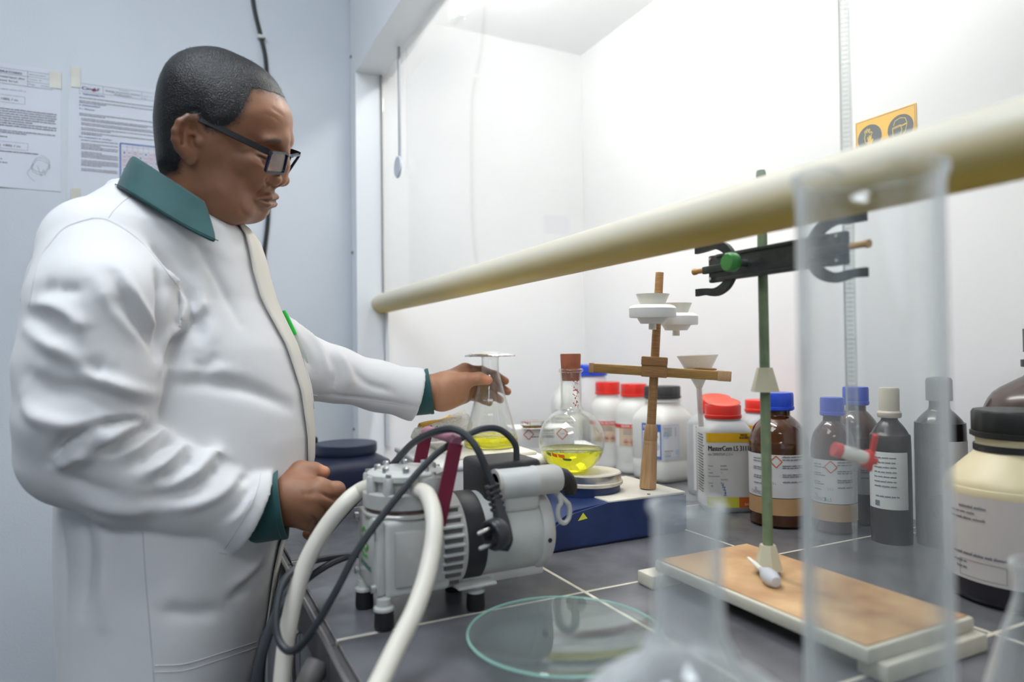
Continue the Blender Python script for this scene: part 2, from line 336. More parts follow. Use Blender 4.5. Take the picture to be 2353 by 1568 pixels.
for j in range(4):
    y0=Y0+.53*j; d=Box('door',.217,.235,y0+.004,y0+.526,.10,.85,M('cabinet door',(.20,.195,.20),.45,var=.08),ca,bev=.002)
    Tube('door_handle',[(.216,y0+.46,.60),(.196,y0+.46,.61),(.196,y0+.46,.69),(.216,y0+.46,.70)],.005,m_steel,d,8,4)
# ------------------------------------------------------------------ papers, tape and cable on the wall
YW=YF-.0006
def wfn(off): return lambda x,y:(x,YF-off,y)
def sheet(name,label,x0,x1,z0,z1,skew,bulge=.0):
    t=thing(name,label,'paper',((x0+x1)/2,YF,z0)); n=10; v=[];f=[]
    for i in range(n+1):
        for j in range(n+1):
            u,w=i/n,j/n; y=-.0012-bulge*max(0,(.25-w))*4*(.4+.6*math.sin(u*5+.6))**2
            v.append((x0+(x1-x0)*u-(x0+x1)/2+skew*w,y,(z1-z0)*w+.006*0))
    for i in range(n):
        for j in range(n): a=i*(n+1)+j; f.append((a,a+n+1,a+n+2,a+1))
    pyd('paper_sheet',v,f,M('pinned paper',(.66,.68,.74),.7,var=.03,vs=5),t); return t
def kids(inkobj,t):
    inkobj.location=-t.location
tape=M('old tape',(.62,.60,.52),.3,var=.1)
A1=sheet('paper_sheet','printed procedure sheet taped to the wall at the left edge, with signature scribble',-.453,-.245,1.612,1.905,0,.006)
k=Ink(wfn(.0022)); X=-.448
k.frame(X,1.856,-.262,1.893,.0007); k.rect(-.311,1.856,-.3103,1.893); k.rect(-.311,1.868,-.262,1.8686); k.rect(-.311,1.880,-.262,1.8806); k.rect(X,1.8795,-.311,1.8801)
k.text('MODES OPERATOIRES',-.405,1.8825,.0048,.083,.0003); k.text('Analyse granulometrique des',-.425,1.871,.0042,.108,.0003); k.text('matieres a l\'etat brut',-.415,1.862,.0042,.085,.0003)
k.text('MO/CQ/LAB/01',-.308,1.8845,.003,.033); k.text('Version : 01',-.308,1.873,.003,.024); k.text('Page      01/01',-.308,1.861,.003,.038)
k.text('Reference (fiches) et passant suivi (Tr.)',-.44,1.842,.0032,.125); k.frame(-.43,1.812,-.316,1.830,.0005); k.text('Refus = (m1 x 100) / m',-.425,1.818,.0048,.095,.0003)
for i,z in enumerate(np.linspace(1.796,1.757,8)): k.words(-.445,z,-.253 if i not in (5,) else -.30,.0032,i)
for i,z in enumerate((1.745,1.7405,1.730)): k.words(-.445,z,(-.253,-.31,-.35)[i],.0031,20+i)
k.frame(-.43,1.703,-.310,1.720,.0005); k.text('(m1 x 0,343 x 100) / m',-.42,1.709,.0045,.095,.0003); k.words(-.41,1.696,-.29,.003,31)
for i,z in enumerate((1.685,1.677,1.669)): k.words(-.44,z,(-.375,-.36,-.35)[i],.0032,40+i)
kids(k.done('printed_text',m_inkg,A1),A1)
k=Ink(wfn(.0024)); sp=[(-.285+.017*math.cos(a)+.002*math.sin(3*a),1.663+.019*math.sin(a)+.0009*a) for a in np.linspace(0,14,60)]; k.path(sp,.0005); k.path([(-.30,1.672),(-.312,1.650),(-.305,1.638),(-.297,1.632)],.0005); k.path([(-.292,1.67),(-.284,1.645),(-.280,1.662),(-.275,1.648)],.0005); kids(k.done('signature',m_inkg,A1),A1)
for x0,x1,z0,z1,r in ((-.268,-.243,1.862,1.900,0),):
    o=Box('tape',-.012,.012,-.0006,0,-.02,.02,tape,A1,smooth=False); o.location=Vector(((x0+x1)/2,YF-.0026,(z0+z1)/2))-A1.location
A2=sheet('paper_sheet','printed chemical storage sheet with blue and red grid table, taped beside the head',-.232,-.022,1.596,1.893,.004,.0)
k=Ink(wfn(.0022)); X=-.207
k.frame(X,1.862,-.030,1.882,.0006); k.rect(-.157,1.862,-.1564,1.882); k.rect(-.073,1.862,-.0724,1.882); k.text('Procedure',-.122,1.8765,.0026,.022); k.text('Stockage des produits chimiques',-.152,1.8705,.0034,.076,.0002); k.text('& inflammables',-.132,1.8645,.0032,.036,.0002); k.text('Version : 01',-.070,1.870,.0026,.02); k.text('Page',-.070,1.864,.0026,.008)
for i,z in enumerate((1.846,1.838,1.834)): k.words(X,z,(-.03,-.03,-.15)[i],.0023,60+i)
for i,z in enumerate((1.807,1.803,1.795,1.791,1.784,1.780,1.772,1.768,1.761,1.757)): k.words(X+(.004 if i>1 else 0),z,(-.03,-.15,-.03,-.06,-.03,-.03,-.03,-.14,-.03,-.16)[i],.0023,70+i)
for i,z in enumerate(np.linspace(1.742,1.668,19)):
    if i%5!=1: k.words(X+.004,z,-.125 if i%4!=3 else -.16,.0023,90+i)
kids(k.done('printed_text',m_inkg,A2),A2)
k=Ink(wfn(.0022)); k.text('I.   RESPONSABILITES',X,1.855,.0032,.053,.0003); k.text('II. DEROULEMENT',X,1.827,.0032,.045,.0003); k.text('II.1. Mesures',X,1.818,.003,.032,.0003); k.text('II.2. Implantation du stockage',X,1.749,.003,.068,.0003)
k.text('CimAF',-.202,1.8675,.0075,.038,.0003); k.path([(-.120,1.660),(-.120,1.745),(-.030,1.745)],.0026); k.rect(-.121,1.600,-.022,1.662); kids(k.done('blue_heading',M('heading blue',(.03,.12,.42),.6),A2),A2)
k=Ink(wfn(.0022))
for i in range(8): k.rect(-.117+i*.0118,1.664,-.1166+i*.0118,1.742)
for i in range(8): k.rect(-.117,1.664+i*.0105,-.03,1.6644+i*.0105)
for i in range(7):
    for j in range(6):
        c=(-.111+i*.0118,1.670+j*.0105); q=(i*3+j*5)%4
        if q in (0,2): k.rect(c[0]-.004,c[1]-.0006,c[0]+.004,c[1]+.0006)
        elif q==3: k.ring(*c,.003,.0009,10)
k.disc(-.176,1.869,.004,.004,10); k.disc(-.112,1.655,.004); kids(k.done('red_table',M('table red',(.45,.10,.12),.6),A2),A2)
k=Ink(wfn(.0025))
for i in range(7):
    for j in range(6):
        if (i*3+j*5)%4==1: k.disc(-.111+i*.0118,1.670+j*.0105,.0022,.0022,8)
kids(k.done('blue_table_dot',M('heading blue',(.03,.12,.42),.6),A2),A2)
for x,z,h in ((-.214,1.895,.05),(-.214,1.600,.045)):
    o=Box('tape',-.010,.010,-.0006,0,-h/2,h/2,tape,A2,smooth=False); o.location=Vector((x,YF-.0026,z))-A2.location
cb=thing('wall_cable','black cable clipped down the wall behind the head','cable',(.2,YF,2.3))
pts=[(.170,YF-.006,2.42),(.184,YF-.006,2.25),(.196,YF-.006,2.150),(.214,YF-.006,2.070),(.226,YF-.006,1.995),(.231,YF-.006,1.80),(.229,YF-.006,1.6),(.216,YF-.006,1.466),(.210,YF-.006,1.30),(.206,YF-.006,1.1),(.206,YF-.006,.2)]
o=Tube('cable',pts,.0055,m_blackrub,cb,8,6); o.location=-cb.location
for x,z in ((.212,2.075),(.2175,1.43)):
    o=Box('cable_clip',-.009,.009,-.015,0,-.005,.005,M('clip white',(.6,.6,.55),.5),cb,bev=.003); o.location=Vector((x,YF,z))-cb.location
    o=Lathe('clip_nail',[(0,0),(.003,0),(.003,.018),(0,.018)],m_steel,cb,8,'y'); o.location=Vector((x+.010,YF-.02,z-.002))-cb.location
# ------------------------------------------------------------------ bench things
ZB=.9005
def gp(x,d): # ground position at image column x and depth d
    p=CAM+ray(x,806)*d; return float(p[0]),float(p[1])
def vaz(x,y): return math.atan2(-y,-x)   # azimuth from a thing towards the viewer
def glass_prof(outer,w,base):
    """outer profile bottom->top -> closed wall profile"""
    inner=[(max(r-w,0.0004),z) for r,z in outer if z>base]
    return [(0,outer[0][1])]+outer+inner[::-1]+[(0,base)]
def liquid_prof(outer,w,base,top):
    pr=[(max(r-w*.93,.0005),z) for r,z in outer if base<=z<top]; zs=[z for r,z in outer]; rs=[r for r,z in outer]
    rt=float(np.interp(top,zs,rs))-w*.93; return [(0,base-.0001)]+[(max(pr[0][0]*.98,.001),base-.0001)]+pr+[(rt,top),(rt-.0015,top-.0008),(0,top-.0008)]
def smoothprof(p,n=5): return [(max(0,float(a)),float(b)) for a,b in spline([(r,z,0) for r,z in p],n) ] if False else [(max(0.,q[0]),q[1]) for q in spline([np.array((r,z)) for r,z in p],n)]
def cap_mesh(name,r,h,mat,parent,z,n=48,fl=.03,ring=True,c=(0,0)):
    k=14
    pr=[(0,0),(r*.97,0),(r,h*.04)]+([(r*1.03,h*.05),(r*1.03,h*.20),(r*.98,h*.22)] if ring else [])+[(r,h*.26),(r,h*.90),(r*.95,h),(0,h)]
    return Lathe(name,pr,mat,parent,n*2,c=(c[0],c[1],z),flute=lambda a,hh:(fl*(.5+.5*math.cos(a*n/2))**.5-fl if h*.24<hh<h*.95 else 0))
def wrapfn(r,z0,az,off=.0006): return lambda x,y:((r+off)*math.cos(az+x/(r+off)),(r+off)*math.sin(az+x/(r+off)),z0+y)
def wraplabel(name,r,z0,z1,az,half,mat,parent,off=.0004):
    n=24; v=[];f=[]
    for i in range(n+1):
        a=az-half+2*half*i/n
        for z in (z0,z1): v.append(((r+off)*math.cos(a),(r+off)*math.sin(a),z))
    for i in range(n): f.append((2*i,2*i+2,2*i+3,2*i+1))
    return pyd(name,v,f,mat,parent)
# --- superellipse section bottle
def sq_pts(hx,hy,e,n=48):
    out=[]
    for i in range(n):
        a=2*math.pi*i/n; c,s=math.cos(a),math.sin(a); out.append((hx*math.copysign(abs(c)**(2/e),c),hy*math.copysign(abs(s)**(2/e),s)))
    return out
def SqBottle(name,secs,mat,parent,n=48):
    bm=bmesh.new(); R=[]
    for z,hx,hy,e in secs: R.append([bm.verts.new((x,y,z)) for x,y in sq_pts(hx,hy,e,n)])
    for A,B in zip(R,R[1:]):
        for i in range(n): bm.faces.new((A[i],A[(i+1)%n],B[(i+1)%n],B[i]))
    bm.faces.new(R[0]); bm.faces.new(R[-1]); return fin(bm,name,mat,parent)
class SqWrap:
    def __init__(s,hx,hy,e,az,off=.0006):
        p=np.array(sq_pts(hx+off,hy+off,e,240)); s.p=np.vstack([p,p[:1]]); d=np.hypot(*np.diff(s.p,axis=0).T); s.s=np.r_[0,np.cumsum(d)]; s.L=s.s[-1]
        ang=np.arctan2(p[:,1],p[:,0]); s.s0=s.s[np.argmin(np.abs(np.angle(np.exp(1j*(ang-az)))))]
    def fn(s,z0):
        def g(x,y):
            t=(s.s0+x)%s.L; return (float(np.interp(t,s.s,s.p[:,0])),float(np.interp(t,s.s,s.p[:,1])),z0+y)
        return g
    def label(s,name,x0,x1,z0,z1,mat,parent,z=0.):
        k=Ink(s.fn(z)); k.rect(x0,z0,x1,z1); return k.done(name,mat,parent)
# ---------------- vacuum pump
pump=thing('vacuum_pump','grey diaphragm vacuum pump with maroon carrying handle on the worktop edge','vacuum pump',(.30,.80,ZB))
PO=Vector((.30,.80,ZB))
def pp(o): o.location=-PO; return o
m_pump=M('pump grey enamel',(.52,.52,.49),.38,var=.07,vs=20)
m_pumpl=M('pump cast alloy',(.50,.49,.46),.42,.25,var=.1,vs=30)
m_dirt=M('pump gasket brown',(.16,.10,.08),.7,var=.3,vs=60)
m_maroon=M('maroon handle',(.17,.008,.035),.38,var=.08)
pp(Box('crankcase',.212,.290,.757,.853,.933,1.020,m_pump,pump,bev=.006,seg=3))
pp(Box('front_plate',.203,.213,.760,.850,.936,1.022,m_pump,pump,bev=.004,seg=2))
for y in (.767,.843):
    for z in (.945,1.012): pp(Lathe('screw',[(0,0),(.0045,0),(.0045,.005),(.003,.006),(0,.006)],m_steel,pump,10,'x',(.1975,y,z)))
pp(Box('side_plate',.222,.283,.752,.759,.945,1.008,m_pumpl,pump,bev=.003))
# vacuum logo on the front plate
m_green=M('logo green',(.08,.42,.05),.5)
def lf(off): return lambda x,y:(.2025-off,.805-x,y)
k=Ink(lf(.0004)); k.path([(-.020,.998),(-.008,1.004),(.004,.996),(-.004,.990),(.008,.984),(-.004,.978),(-.016,.982)],.0035); k.path([(-.024,.992),(-.016,.986),(-.022,.976),(-.010,.970),(.006,.973)],.003); pp(k.done('logo',m_green,pump))
k=Ink(lf(.0004)); k.text('VACUUBRAND',-.026,.958,.006,.046,.0008); k.rect(-.026,.962,.0,.9625); pp(k.done('logo_text',M('logo teal',(.03,.22,.16),.5),pump))
# pump head
hc=(.251,.805)
pp(Lathe('head_gasket',[(.046,1.016),(.046,1.030)],m_dirt,pump,40,c=(*hc,0)))
pp(Lathe('head_flange',[(.050,1.0195),(.0515,1.021),(.0515,1.0235),(.050,1.025)],m_pumpl,pump,40,c=(*hc,0)))
pp(Lathe('head_ring',[(.049,1.0295),(.0512,1.031),(.0512,1.047),(.049,1.0485)],m_pumpl,pump,40,c=(*hc,0)))
pp(Lathe('head_core',[(.040,1.044),(.040,1.064)],m_pumpl,pump,40,c=(*hc,0)))
pp(Lathe('head_cover',[(.0,1.060),(.043,1.060),(.046,1.062),(.046,1.068),(.044,1.070),(.036,1.0705),(.034,1.0725),(0,1.0725)],m_pump,pump,40,c=(*hc,0)))
for i in range(10):
    a=2*math.pi*i/10+.2; c=(hc[0]+.045*math.cos(a),hc[1]+.045*math.sin(a),0)
    pp(Lathe('pillar',[(.0062,1.046),(.0062,1.065),(.005,1.067),(0,1.067)],m_pumpl,pump,12,c=c))
    if i%2==0: pp(Lathe('bolt',[(.0035,1.066),(.0035,1.071),(0,1.071)],m_steel,pump,8,c=c))
for i in range(8):
    a=2*math.pi*i/8+.5; pp(Lathe('bolt',[(.0042,1.069),(.0042,1.0765),(.003,1.0775),(0,1.0775)],m_steel,pump,10,c=(hc[0]+.033*math.cos(a),hc[1]+.033*math.sin(a),0)))
pp(Box('port_block',.255,.283,.758,.785,1.040,1.066,m_pumpl,pump,bev=.004))
pn=P(953,1124,.797); pp(Lathe('port_nut',[(0,-.004),(.0105,-.004),(.0105,.004),(0,.004)],m_blackpl,pump,12,'y',(float(pn[0]),float(pn[1]),float(pn[2]))))
# motor and fan housing (axis along X)
mc=(.0,.805,.982)
bm=bmesh.new(); revolve(bm,[(.0,.268),(.050,.268),(.058,.275),(.060,.285),(.060,.300),(.056,.310),(.0,.310)],48,'x',mc); pp(fin(bm,'fan_housing',m_pump,pump))
for j,z in enumerate(np.linspace(.940,1.024,9)):
    ys=.805-math.sqrt(max(.0602**2-(z-.982)**2,0)); pp(Box('fan_slot',.279,.302,ys-.0012,ys+.004,z-.0028,z+.0028,M('slot dark',(.10,.095,.09),.6),pump,bev=.0008,seg=1))
    pp(Box('fan_fin',.277,.304,ys-.0030,ys+.003,z+.0030,z+.0064,m_pump,pump,bev=.0008,seg=1))
pp(Lathe('motor_ring',[(0,.308),(.053,.308),(.0545,.312),(.0545,.336),(0,.338)],m_blackpl,pump,48,'x',mc))
pp(Lathe('motor_body',[(0,.336),(.051,.336),(.0525,.340),(.0525,.412),(.055,.413),(.056,.416),(.056,.424),(.050,.432),(.02,.434),(0,.434)],m_pump,pump,48,'x',mc))
pp(Lathe('end_screw',[(0,0),(.003,0),(.003,.002),(0,.002)],m_blackpl,pump,8,'y',(.420,.7486,.975)))
pp(Box('motor_rail',.300,.425,.775,.835,.926,.938,m_pump,pump,bev=.003))
pp(Box('capacitor_box',.345,.425,.776,.856,1.016,1.073,M('box black',(.022,.022,.023),.45,var=.15,bump=.3,bs=400),pump,bev=.007,seg=3))
pp(Box('box_base',.340,.428,.772,.858,1.010,1.018,M('box rim',(.06,.06,.06),.5),pump,bev=.003))
pp(Lathe('silencer',[(0,.352),(.014,.352),(.0185,.357),(.0185,.404),(.0192,.405),(.0192,.4075),(.0185,.4085),(.0185,.436),(.016,.442),(0,.442)],m_pump,pump,32,'x',(0,.765,1.048)))
pp(Lathe('silencer_rib',[(.0178,.352),(.0192,.352),(.0192,.356),(.0178,.356)],m_pumpl,pump,32,'x',(0,.765,1.048)))
pp(Box('silencer_neck',.362,.412,.758,.782,1.012,1.040,m_pump,pump,bev=.006,seg=3))
pp(Tube('silencer_nipple',[(.438,.765,1.048),(.450,.765,1.046),(.458,.765,1.036),(.459,.765,1.026)],[.014,.0135,.011,.008],m_blackrub,pump,12,6))
pp(Tube('eye_hook',[(.437,.762,1.032)]+[(.445+.009*math.sin(a),.757,1.006-.014*math.cos(a)) for a in np.linspace(math.pi*.85,-math.pi*.85,12)]+[(.440,.762,1.030)],.0032,m_pump,pump,8,4))
# feet
for x,y,h in ((.211,.762,.958),(.208,.838,.94),(.326,.768,.938),(.326,.842,.938)):
    pp(Lathe('rubber_foot',[(0,ZB-.0003),(.0105,ZB),(.0115,ZB+.004),(.0105,ZB+.022),(0,ZB+.022)],m_blackrub,pump,16,c=(x,y,0)))
    pp(Lathe('foot_post',[(0,ZB+.021),(.0115,ZB+.021),(.0115,ZB+.024),(.0085,ZB+.026),(.008,ZB+.034),(.0,ZB+.036)],m_pump,pump,16,c=(x,y,0)))
pp(Box('foot_bracket',.298,.348,.752,.858,.9305,.9345,m_pump,pump,bev=.0015))
# maroon handle: bent flat bar
sec=[(1,.12),(1,-.12),(-1,-.12),(-1,.12)]
pts=[(.268,.7515,.985),(.273,.7515,1.010),(.283,.7515,1.050),(.296,.7515,1.104)]
pp(Tube('handle_leg',pts,.0085,m_maroon,pump,4,5,[(a,b*1.3) for a,b in sec],up=(1,0,0)))
pts2=[(x,.8585,z) for x,y,z in pts]; pp(Tube('handle_leg',pts2,.0085,m_maroon,pump,4,5,[(a,b*1.3) for a,b in sec],up=(1,0,0)))
pp(Tube('handle_bar',[(.2965,.7500,1.106),(.2965,.765,1.109),(.2965,.845,1.109),(.2965,.860,1.106)],.0068,M('handle pink worn',(.36,.14,.20),.4,var=.2,vs=60),pump,10,5))
pp(Lathe('handle_pivot',[(0,-.003),(.006,-.003),(.006,.003),(0,.003)],m_steel,pump,12,'y',(.269,.748,.988)))
# hoses
m_hose=M('hose cream',(.70,.66,.57),.42,var=.04)
pp(Tube('hose',[P(955,1125,.795),P(983,1140,.765),P(998,1200,.735),P(988,1290,.705),P(958,1390,.67),P(905,1500,.63),P(862,1590,.595),P(820,1680,.565)],.0095,m_hose,pump,14,8))
pp(Tube('hose',[(.214,.806,1.054),P(828,1128,.835),P(792,1158,.82),P(740,1225,.81),P(697,1310,.80),P(665,1430,.785),P(648,1568,.77),P(640,1720,.76),P(640,1900,.76)],.0100,m_hose,pump,14,8))
# cords
m_cord=M('cord grey black',(.030,.034,.040),.45,var=.1)
cordA=[P(1187,1058,.875),P(1183,1020,.872),P(1150,988,.865),P(1108,986,.855),P(1060,1008,.835),P(1000,1046,.80),P(930,1122,.775),P(830,1252,.745),P(765,1372,.73),P(705,1468,.725),P(668,1497,.73),P(640,1470,.74),P(634,1410,.755),P(650,1340,.78),P(690,1300,.81),P(745,1284,.85),P(800,1277,.875),P(840,1275,.90)]
pp(Tube('power_cord',cordA,.0042,m_cord,pump,8,8))
cordB=[P(1131,1112,.79),P(1120,1085,.79),P(1098,1035,.79),P(1070,1000,.795),P(1035,986,.80),P(985,998,.815),P(945,1022,.835),P(905,1065,.87),P(860,1110,.93),P(828,1142,.95),P(770,1206,.93),P(705,1292,.90),P(645,1385,.86),P(608,1470,.83),P(585,1568,.81),P(570,1700,.8)]
pp(Tube('power_cord',cordB,.0045,m_cord,pump,8,8))
cordC=[P(845,1270,.905),P(810,1276,.88),P(752,1300,.85),P(690,1345,.82),P(640,1410,.80),P(606,1500,.785),P(592,1600,.78)]
pp(Tube('power_cord',cordC,.0045,m_cord,pump,8,8))
# plug
pl=pp(Tube('plug',[P(1131,1112,.79),P(1143,1160,.785),P(1152,1200,.78),P(1155,1238,.777),P(1150,1262,.776)],[.005,.007,.0105,.0135,.010],M('plug black',(.030,.032,.036),.35,var=.1),pump,6,5,[(1,.0),(.6,.8),(-.6,.8),(-1,0),(-.6,-.8),(.6,-.8)]))
def pk(o): o.location=(0,0,0); return o
for i in range(5):
    c=P(1131+3.2*i,1118+13*i,.789-.001*i); bm=bmesh.new(); box(bm,-.0075,.0075,-.006,.006,-.002,.002,.0006,1,Matrix.Translation(Vector(c))@Matrix.Rotation(-.25,4,'Y')); pk(fin(bm,'strain_relief_rib',m_blackpl,pl))
a0=Vector(P(1145,1225,.772)); d=Vector((-.9,-.28,-.12)).normalized(); qm=d.to_track_quat('Z','Y').to_matrix().to_4x4()
bm=bmesh.new(); revolve(bm,[(0,-.004),(.0165,-.004),(.018,.0),(.018,.010),(.0165,.012),(.013,.012),(.013,.004),(0,.004)],24); bm.transform(Matrix.Translation(a0)@qm); pk(fin(bm,'plug_face',M('plug black',(.03,.032,.036),.35),pl))
for s in (-1,1):
    bm=bmesh.new(); revolve(bm,[(0,0),(.0024,0),(.0024,.024),(.0015,.026),(0,.026)],10,c=(0,s*.0085,.004)); bm.transform(Matrix.Translation(a0)@qm); pk(fin(bm,'plug_pin',m_steel,pl))
# ---------------- grey waste pipe hanging at the worktop edge
tag(Tube('waste_hose',[(.142,.785,.868),(.125,.77,.842),(.118,.74,.80),(.112,.70,.72),(.108,.66,.60),(.106,.62,.40),(.106,.60,.2),(.10,.56,.06),(.06,.50,.018)],.0135,M('hose grey brown',(.13,.12,.11),.5),None,12,6),'grey-brown waste hose drooping below the worktop edge','hose')
# ---------------- hotplate stirrers
m_navy=M('navy enamel',(.018,.035,.115),.42,var=.12,vs=40)
m_cream=M('cream enamel',(.62,.59,.51),.5,var=.08,vs=20)
hpt=thing('hotplate_stirrer','blue and cream hotplate stirrer under the round flask','hotplate',(.645,1.01,ZB))
# side profile along X: sloped control panel toward -X
prof=[(-.155,.0),(.143,.0),(.143,.066),(-.020,.066),(-.085,.060),(-.150,.028)]
v=[];n=len(prof)
for y in (-.088,.088): v+=[(x,y,z) for x,z in prof]
f=[tuple(range(n))[::-1],tuple(range(n,2*n))]+[(i,(i+1)%n,(i+1)%n+n,i+n) for i in range(n)]
bm=bmesh.new(); vs=[bm.verts.new(p) for p in v]; [bm.faces.new([vs[i] for i in q]) for q in f]; bmesh.ops.bevel(bm,geom=list(bm.edges),offset=.004,segments=2,affect='EDGES'); fin(bm,'housing',m_navy,hpt)
Box('top_cover',-.018,.141,-.086,.086,.064,.0685,m_cream,hpt,bev=.002)
Lathe('skirt',[(0,.062),(.053,.062),(.055,.066),(.055,.082),(0,.083)],m_navy,hpt,40,c=(.003,.007,0))
Lathe('plate_rim',[(0,.080),(.056,.080),(.060,.082),(.060,.0865),(.057,.0885),(0,.0885)],M('cream rim',(.60,.54,.44),.5,var=.12,vs=40),hpt,40,c=(.003,.007,0))
Lathe('heating_plate',[(0,.0875),(.0570,.0875),(.0575,.0885),(.0575,.0997),(0,.0997)],m_steel,hpt,40,c=(.003,.007,0))
Lathe('plate_top',[(0,.0995),(.0565,.0995),(.0555,.1015),(0,.1015)],M('plate cream',(.66,.62,.53),.45,var=.06),hpt,40,c=(.003,.007,0))
Lathe('cover_screw',[(0,.068),(.003,.068),(.003,.0692),(0,.0692)],m_blackpl,hpt,10,c=(.070,-.076,0))
k=Ink(lambda x,y:(x,-.0885,y)); k.poly([(-.078,.044),(-.060,.046),(-.068,.056)]); k.done('warning_mark',m_limeprint,hpt)
for i,z in ((-.11,.052),(-.095,.0575)): Lathe('control_knob',[(0,0),(.012,0),(.011,.010),(0,.011)],m_blackpl,hpt,16,c=(i,-.03 if i<-.1 else .03,.045))
shk=thing('hotplate_stirrer','dark navy stirrer with empty flat plate beside the hood post','hotplate',(.365,1.64,ZB))
m_navyd=M('dark navy enamel',(.010,.014,.040),.45,var=.15)
SqBottle('housing',[(0,.098,.105,6),(.045,.098,.105,6),(.062,.090,.098,5),(.070,.075,.085,4),(.074,.06,.07,3)],m_navyd,shk)
bm=bmesh.new(); revolve(bm,[(0,.062),(.060,.062),(.072,.078),(.0735,.084),(.0735,.098),(.071,.1005),(0,.1015)],40); fin(bm,'heating_plate',M('plate navy',(.03,.04,.075),.4,var=.1),shk)
Box('support_clamp',-.095,-.055,.05,.085,.07,.112,m_blackpl,shk,bev=.004)
k=Ink(lambda x,y:(-.0985,-x,y)); k.path([(0,.02),(.02,.02),(.01,.036)],.001,True); k.done('panel_mark',m_white,shk)
Tube('power_cord',[(.095,-.06,.02),(.11,-.09,.008),(.06,-.15,.005),(-.02,-.17,.005),(-.1,-.16,.005)],.004,m_cord,shk,8,6)
# ---------------- round flask with stopper on the hotplate
def flask_on(name,label,x,y,z,outer,w,base,mat=m_thin2,cat='flask',n=48):
    t=thing(name,label,cat,(x,y,z)); Lathe('glass_body',glass_prof(outer,w,base),mat,t,n,cap=False); return t
rb=.0575; oc=[]
oc=[(.024,0)]+[(rb*math.cos(a),.0535+rb*math.sin(a)) for a in np.linspace(math.radians(-67),math.radians(66),20)]
oc+= [(q[0],q[1]) for q in spline([np.array(p) for p in ((.0215,.1075),(.0185,.116),(.0182,.135),(.0182,.170),(.0185,.172),(.0215,.174),(.0215,.1775),(.0195,.179))],3)]
fx,fy=.6200,1.0245
rf=flask_on('round_flask','round-bottomed flask with yellow liquid and rust rubber stopper on hotplate',fx,fy,ZB+.1018,oc,.0016,.002)
Lathe('liquid',liquid_prof(oc,.0016,.002,.040),m_yellowliq,rf,48,cap=False)
Lathe('stopper',[(0,.158),(.0150,.158),(.0168,.176),(.0180,.203),(.0172,.205),(0,.205)],M('rust rubber',(.38,.12,.06),.7,var=.2,vs=40),rf,32)
k=Ink(lambda x,y:((.0172)*math.cos(vaz(fx,fy)+.5+x/.017),(.0172)*math.sin(vaz(fx,fy)+.5+x/.017),y))
r_=random.Random(3)
for i in range(34):
    x=r_.gauss(0,.0028); y=.112+.052*r_.random(); k.line((x,y),(x+r_.gauss(0,.002),y+r_.uniform(-.006,.006)),r_.uniform(.0006,.0022))
k.done('red_stain',M('stain red',(.6,.04,.04),.5),rf)
# ---------------- Erlenmeyer flask on the balance
ex,ey=.540,1.188; ez=1.0322
oe=[(.046,0),(.0495,.002),(.0515,.007),(.0515,.014)]+[tuple(q) for q in spline([np.array(p) for p in ((.0500,.020),(.0395,.058),(.0285,.098),(.0205,.128),(.0172,.140),(.0165,.150),(.0165,.168),(.0178,.1705),(.0182,.1725),(.0172,.174))],4)]
er=flask_on('erlenmeyer_flask','conical flask with yellow liquid and foil lid held by the left hand',ex,ey,ez,oe,.0013,.002)
Lathe('liquid',liquid_prof(oe,.0013,.002,.022),m_yellowliq,er,48,cap=False)
ea=vaz(ex,ey)
def cone_fn(off=.0004):
    zz=[z for r,z in oe]; rr=[r for r,z in oe]
    return lambda x,y:tuple((float(np.interp(y,zz,rr))+off)*c for c in (math.cos(ea+x/float(np.interp(y,zz,rr))),math.sin(ea+x/float(np.interp(y,zz,rr)))))+(y,)
k=Ink(cone_fn())
for t_,z in (('500',.088),('400',.062),('300',.043)): k.rect(-.014,z+.0016,-.008,z+.0021); k.text(t_,-.006,z,.0040,.010,.0003)
for z in (.030,.052,.073): k.rect(-.014,z,-.010,z+.0004)
k.done('graduation',M('flask print',(.85,.85,.85),.6),er)
m_foil=M('foil',(.80,.80,.80),.22,1.,var=.05)
fl=Lathe('foil_lid',[(0,.1785),(.036,.1785),(.040,.1770),(.0465,.1745),(.0480,.1730),(.0475,.1715),(.038,.1722),(0,.1748)],m_foil,er,96,flute=lambda a,h:.014*math.cos(a*30)*(1 if h<.1772 else .0))
fl2=Lathe('foil_disc',[(0,.1784),(.018,.1784),(.020,.1792),(.012,.1800),(0,.1802)],M('lid cream paper',(.8,.78,.72),.6),er,32)
# ---------------- balance and boxes
bal=thing('laboratory_balance','white laboratory balance under the conical flask, stained cream pan','balance',(.49,1.185,ZB+.0665),math.radians(-4))
m_balw=M('balance white',(.76,.75,.72),.4,var=.04,vs=15)
Box('body',-.105,.115,-.13,.135,0,.050,m_balw,bal,bev=.006,seg=3); Box('body_top',-.108,.118,-.133,.138,.048,.058,m_balw,bal,bev=.004,seg=3)
Box('weighing_pan',-.045,.105,-.085,.115,.0575,.0645,M('pan stained cream',(.74,.68,.55),.45,var=.18,vs=22),bal,bev=.003); Box('display_frame',.07,.112,-.1325,-.128,.010,.048,M('display brown',(.50,.33,.18),.5,var=.2),bal,bev=.002)
Box('display_panel',.072,.110,-.1345,-.131,.013,.046,M('display cream',(.66,.63,.56),.5),bal,bev=.001)
cb1=thing('cardboard_box','violet-blue and white carton under the balance','box',(.475,1.236,ZB))
Box('carton',-.09,.09,-.125,.125,0,.066,M('carton violet',(.10,.11,.42),.5,var=.08),cb1,bev=.001)
k=Ink(lambda x,y:(x,-.1256,y)); k.rect(-.086,.020,.086,.062); k.done('carton_panel',m_paper,cb1)
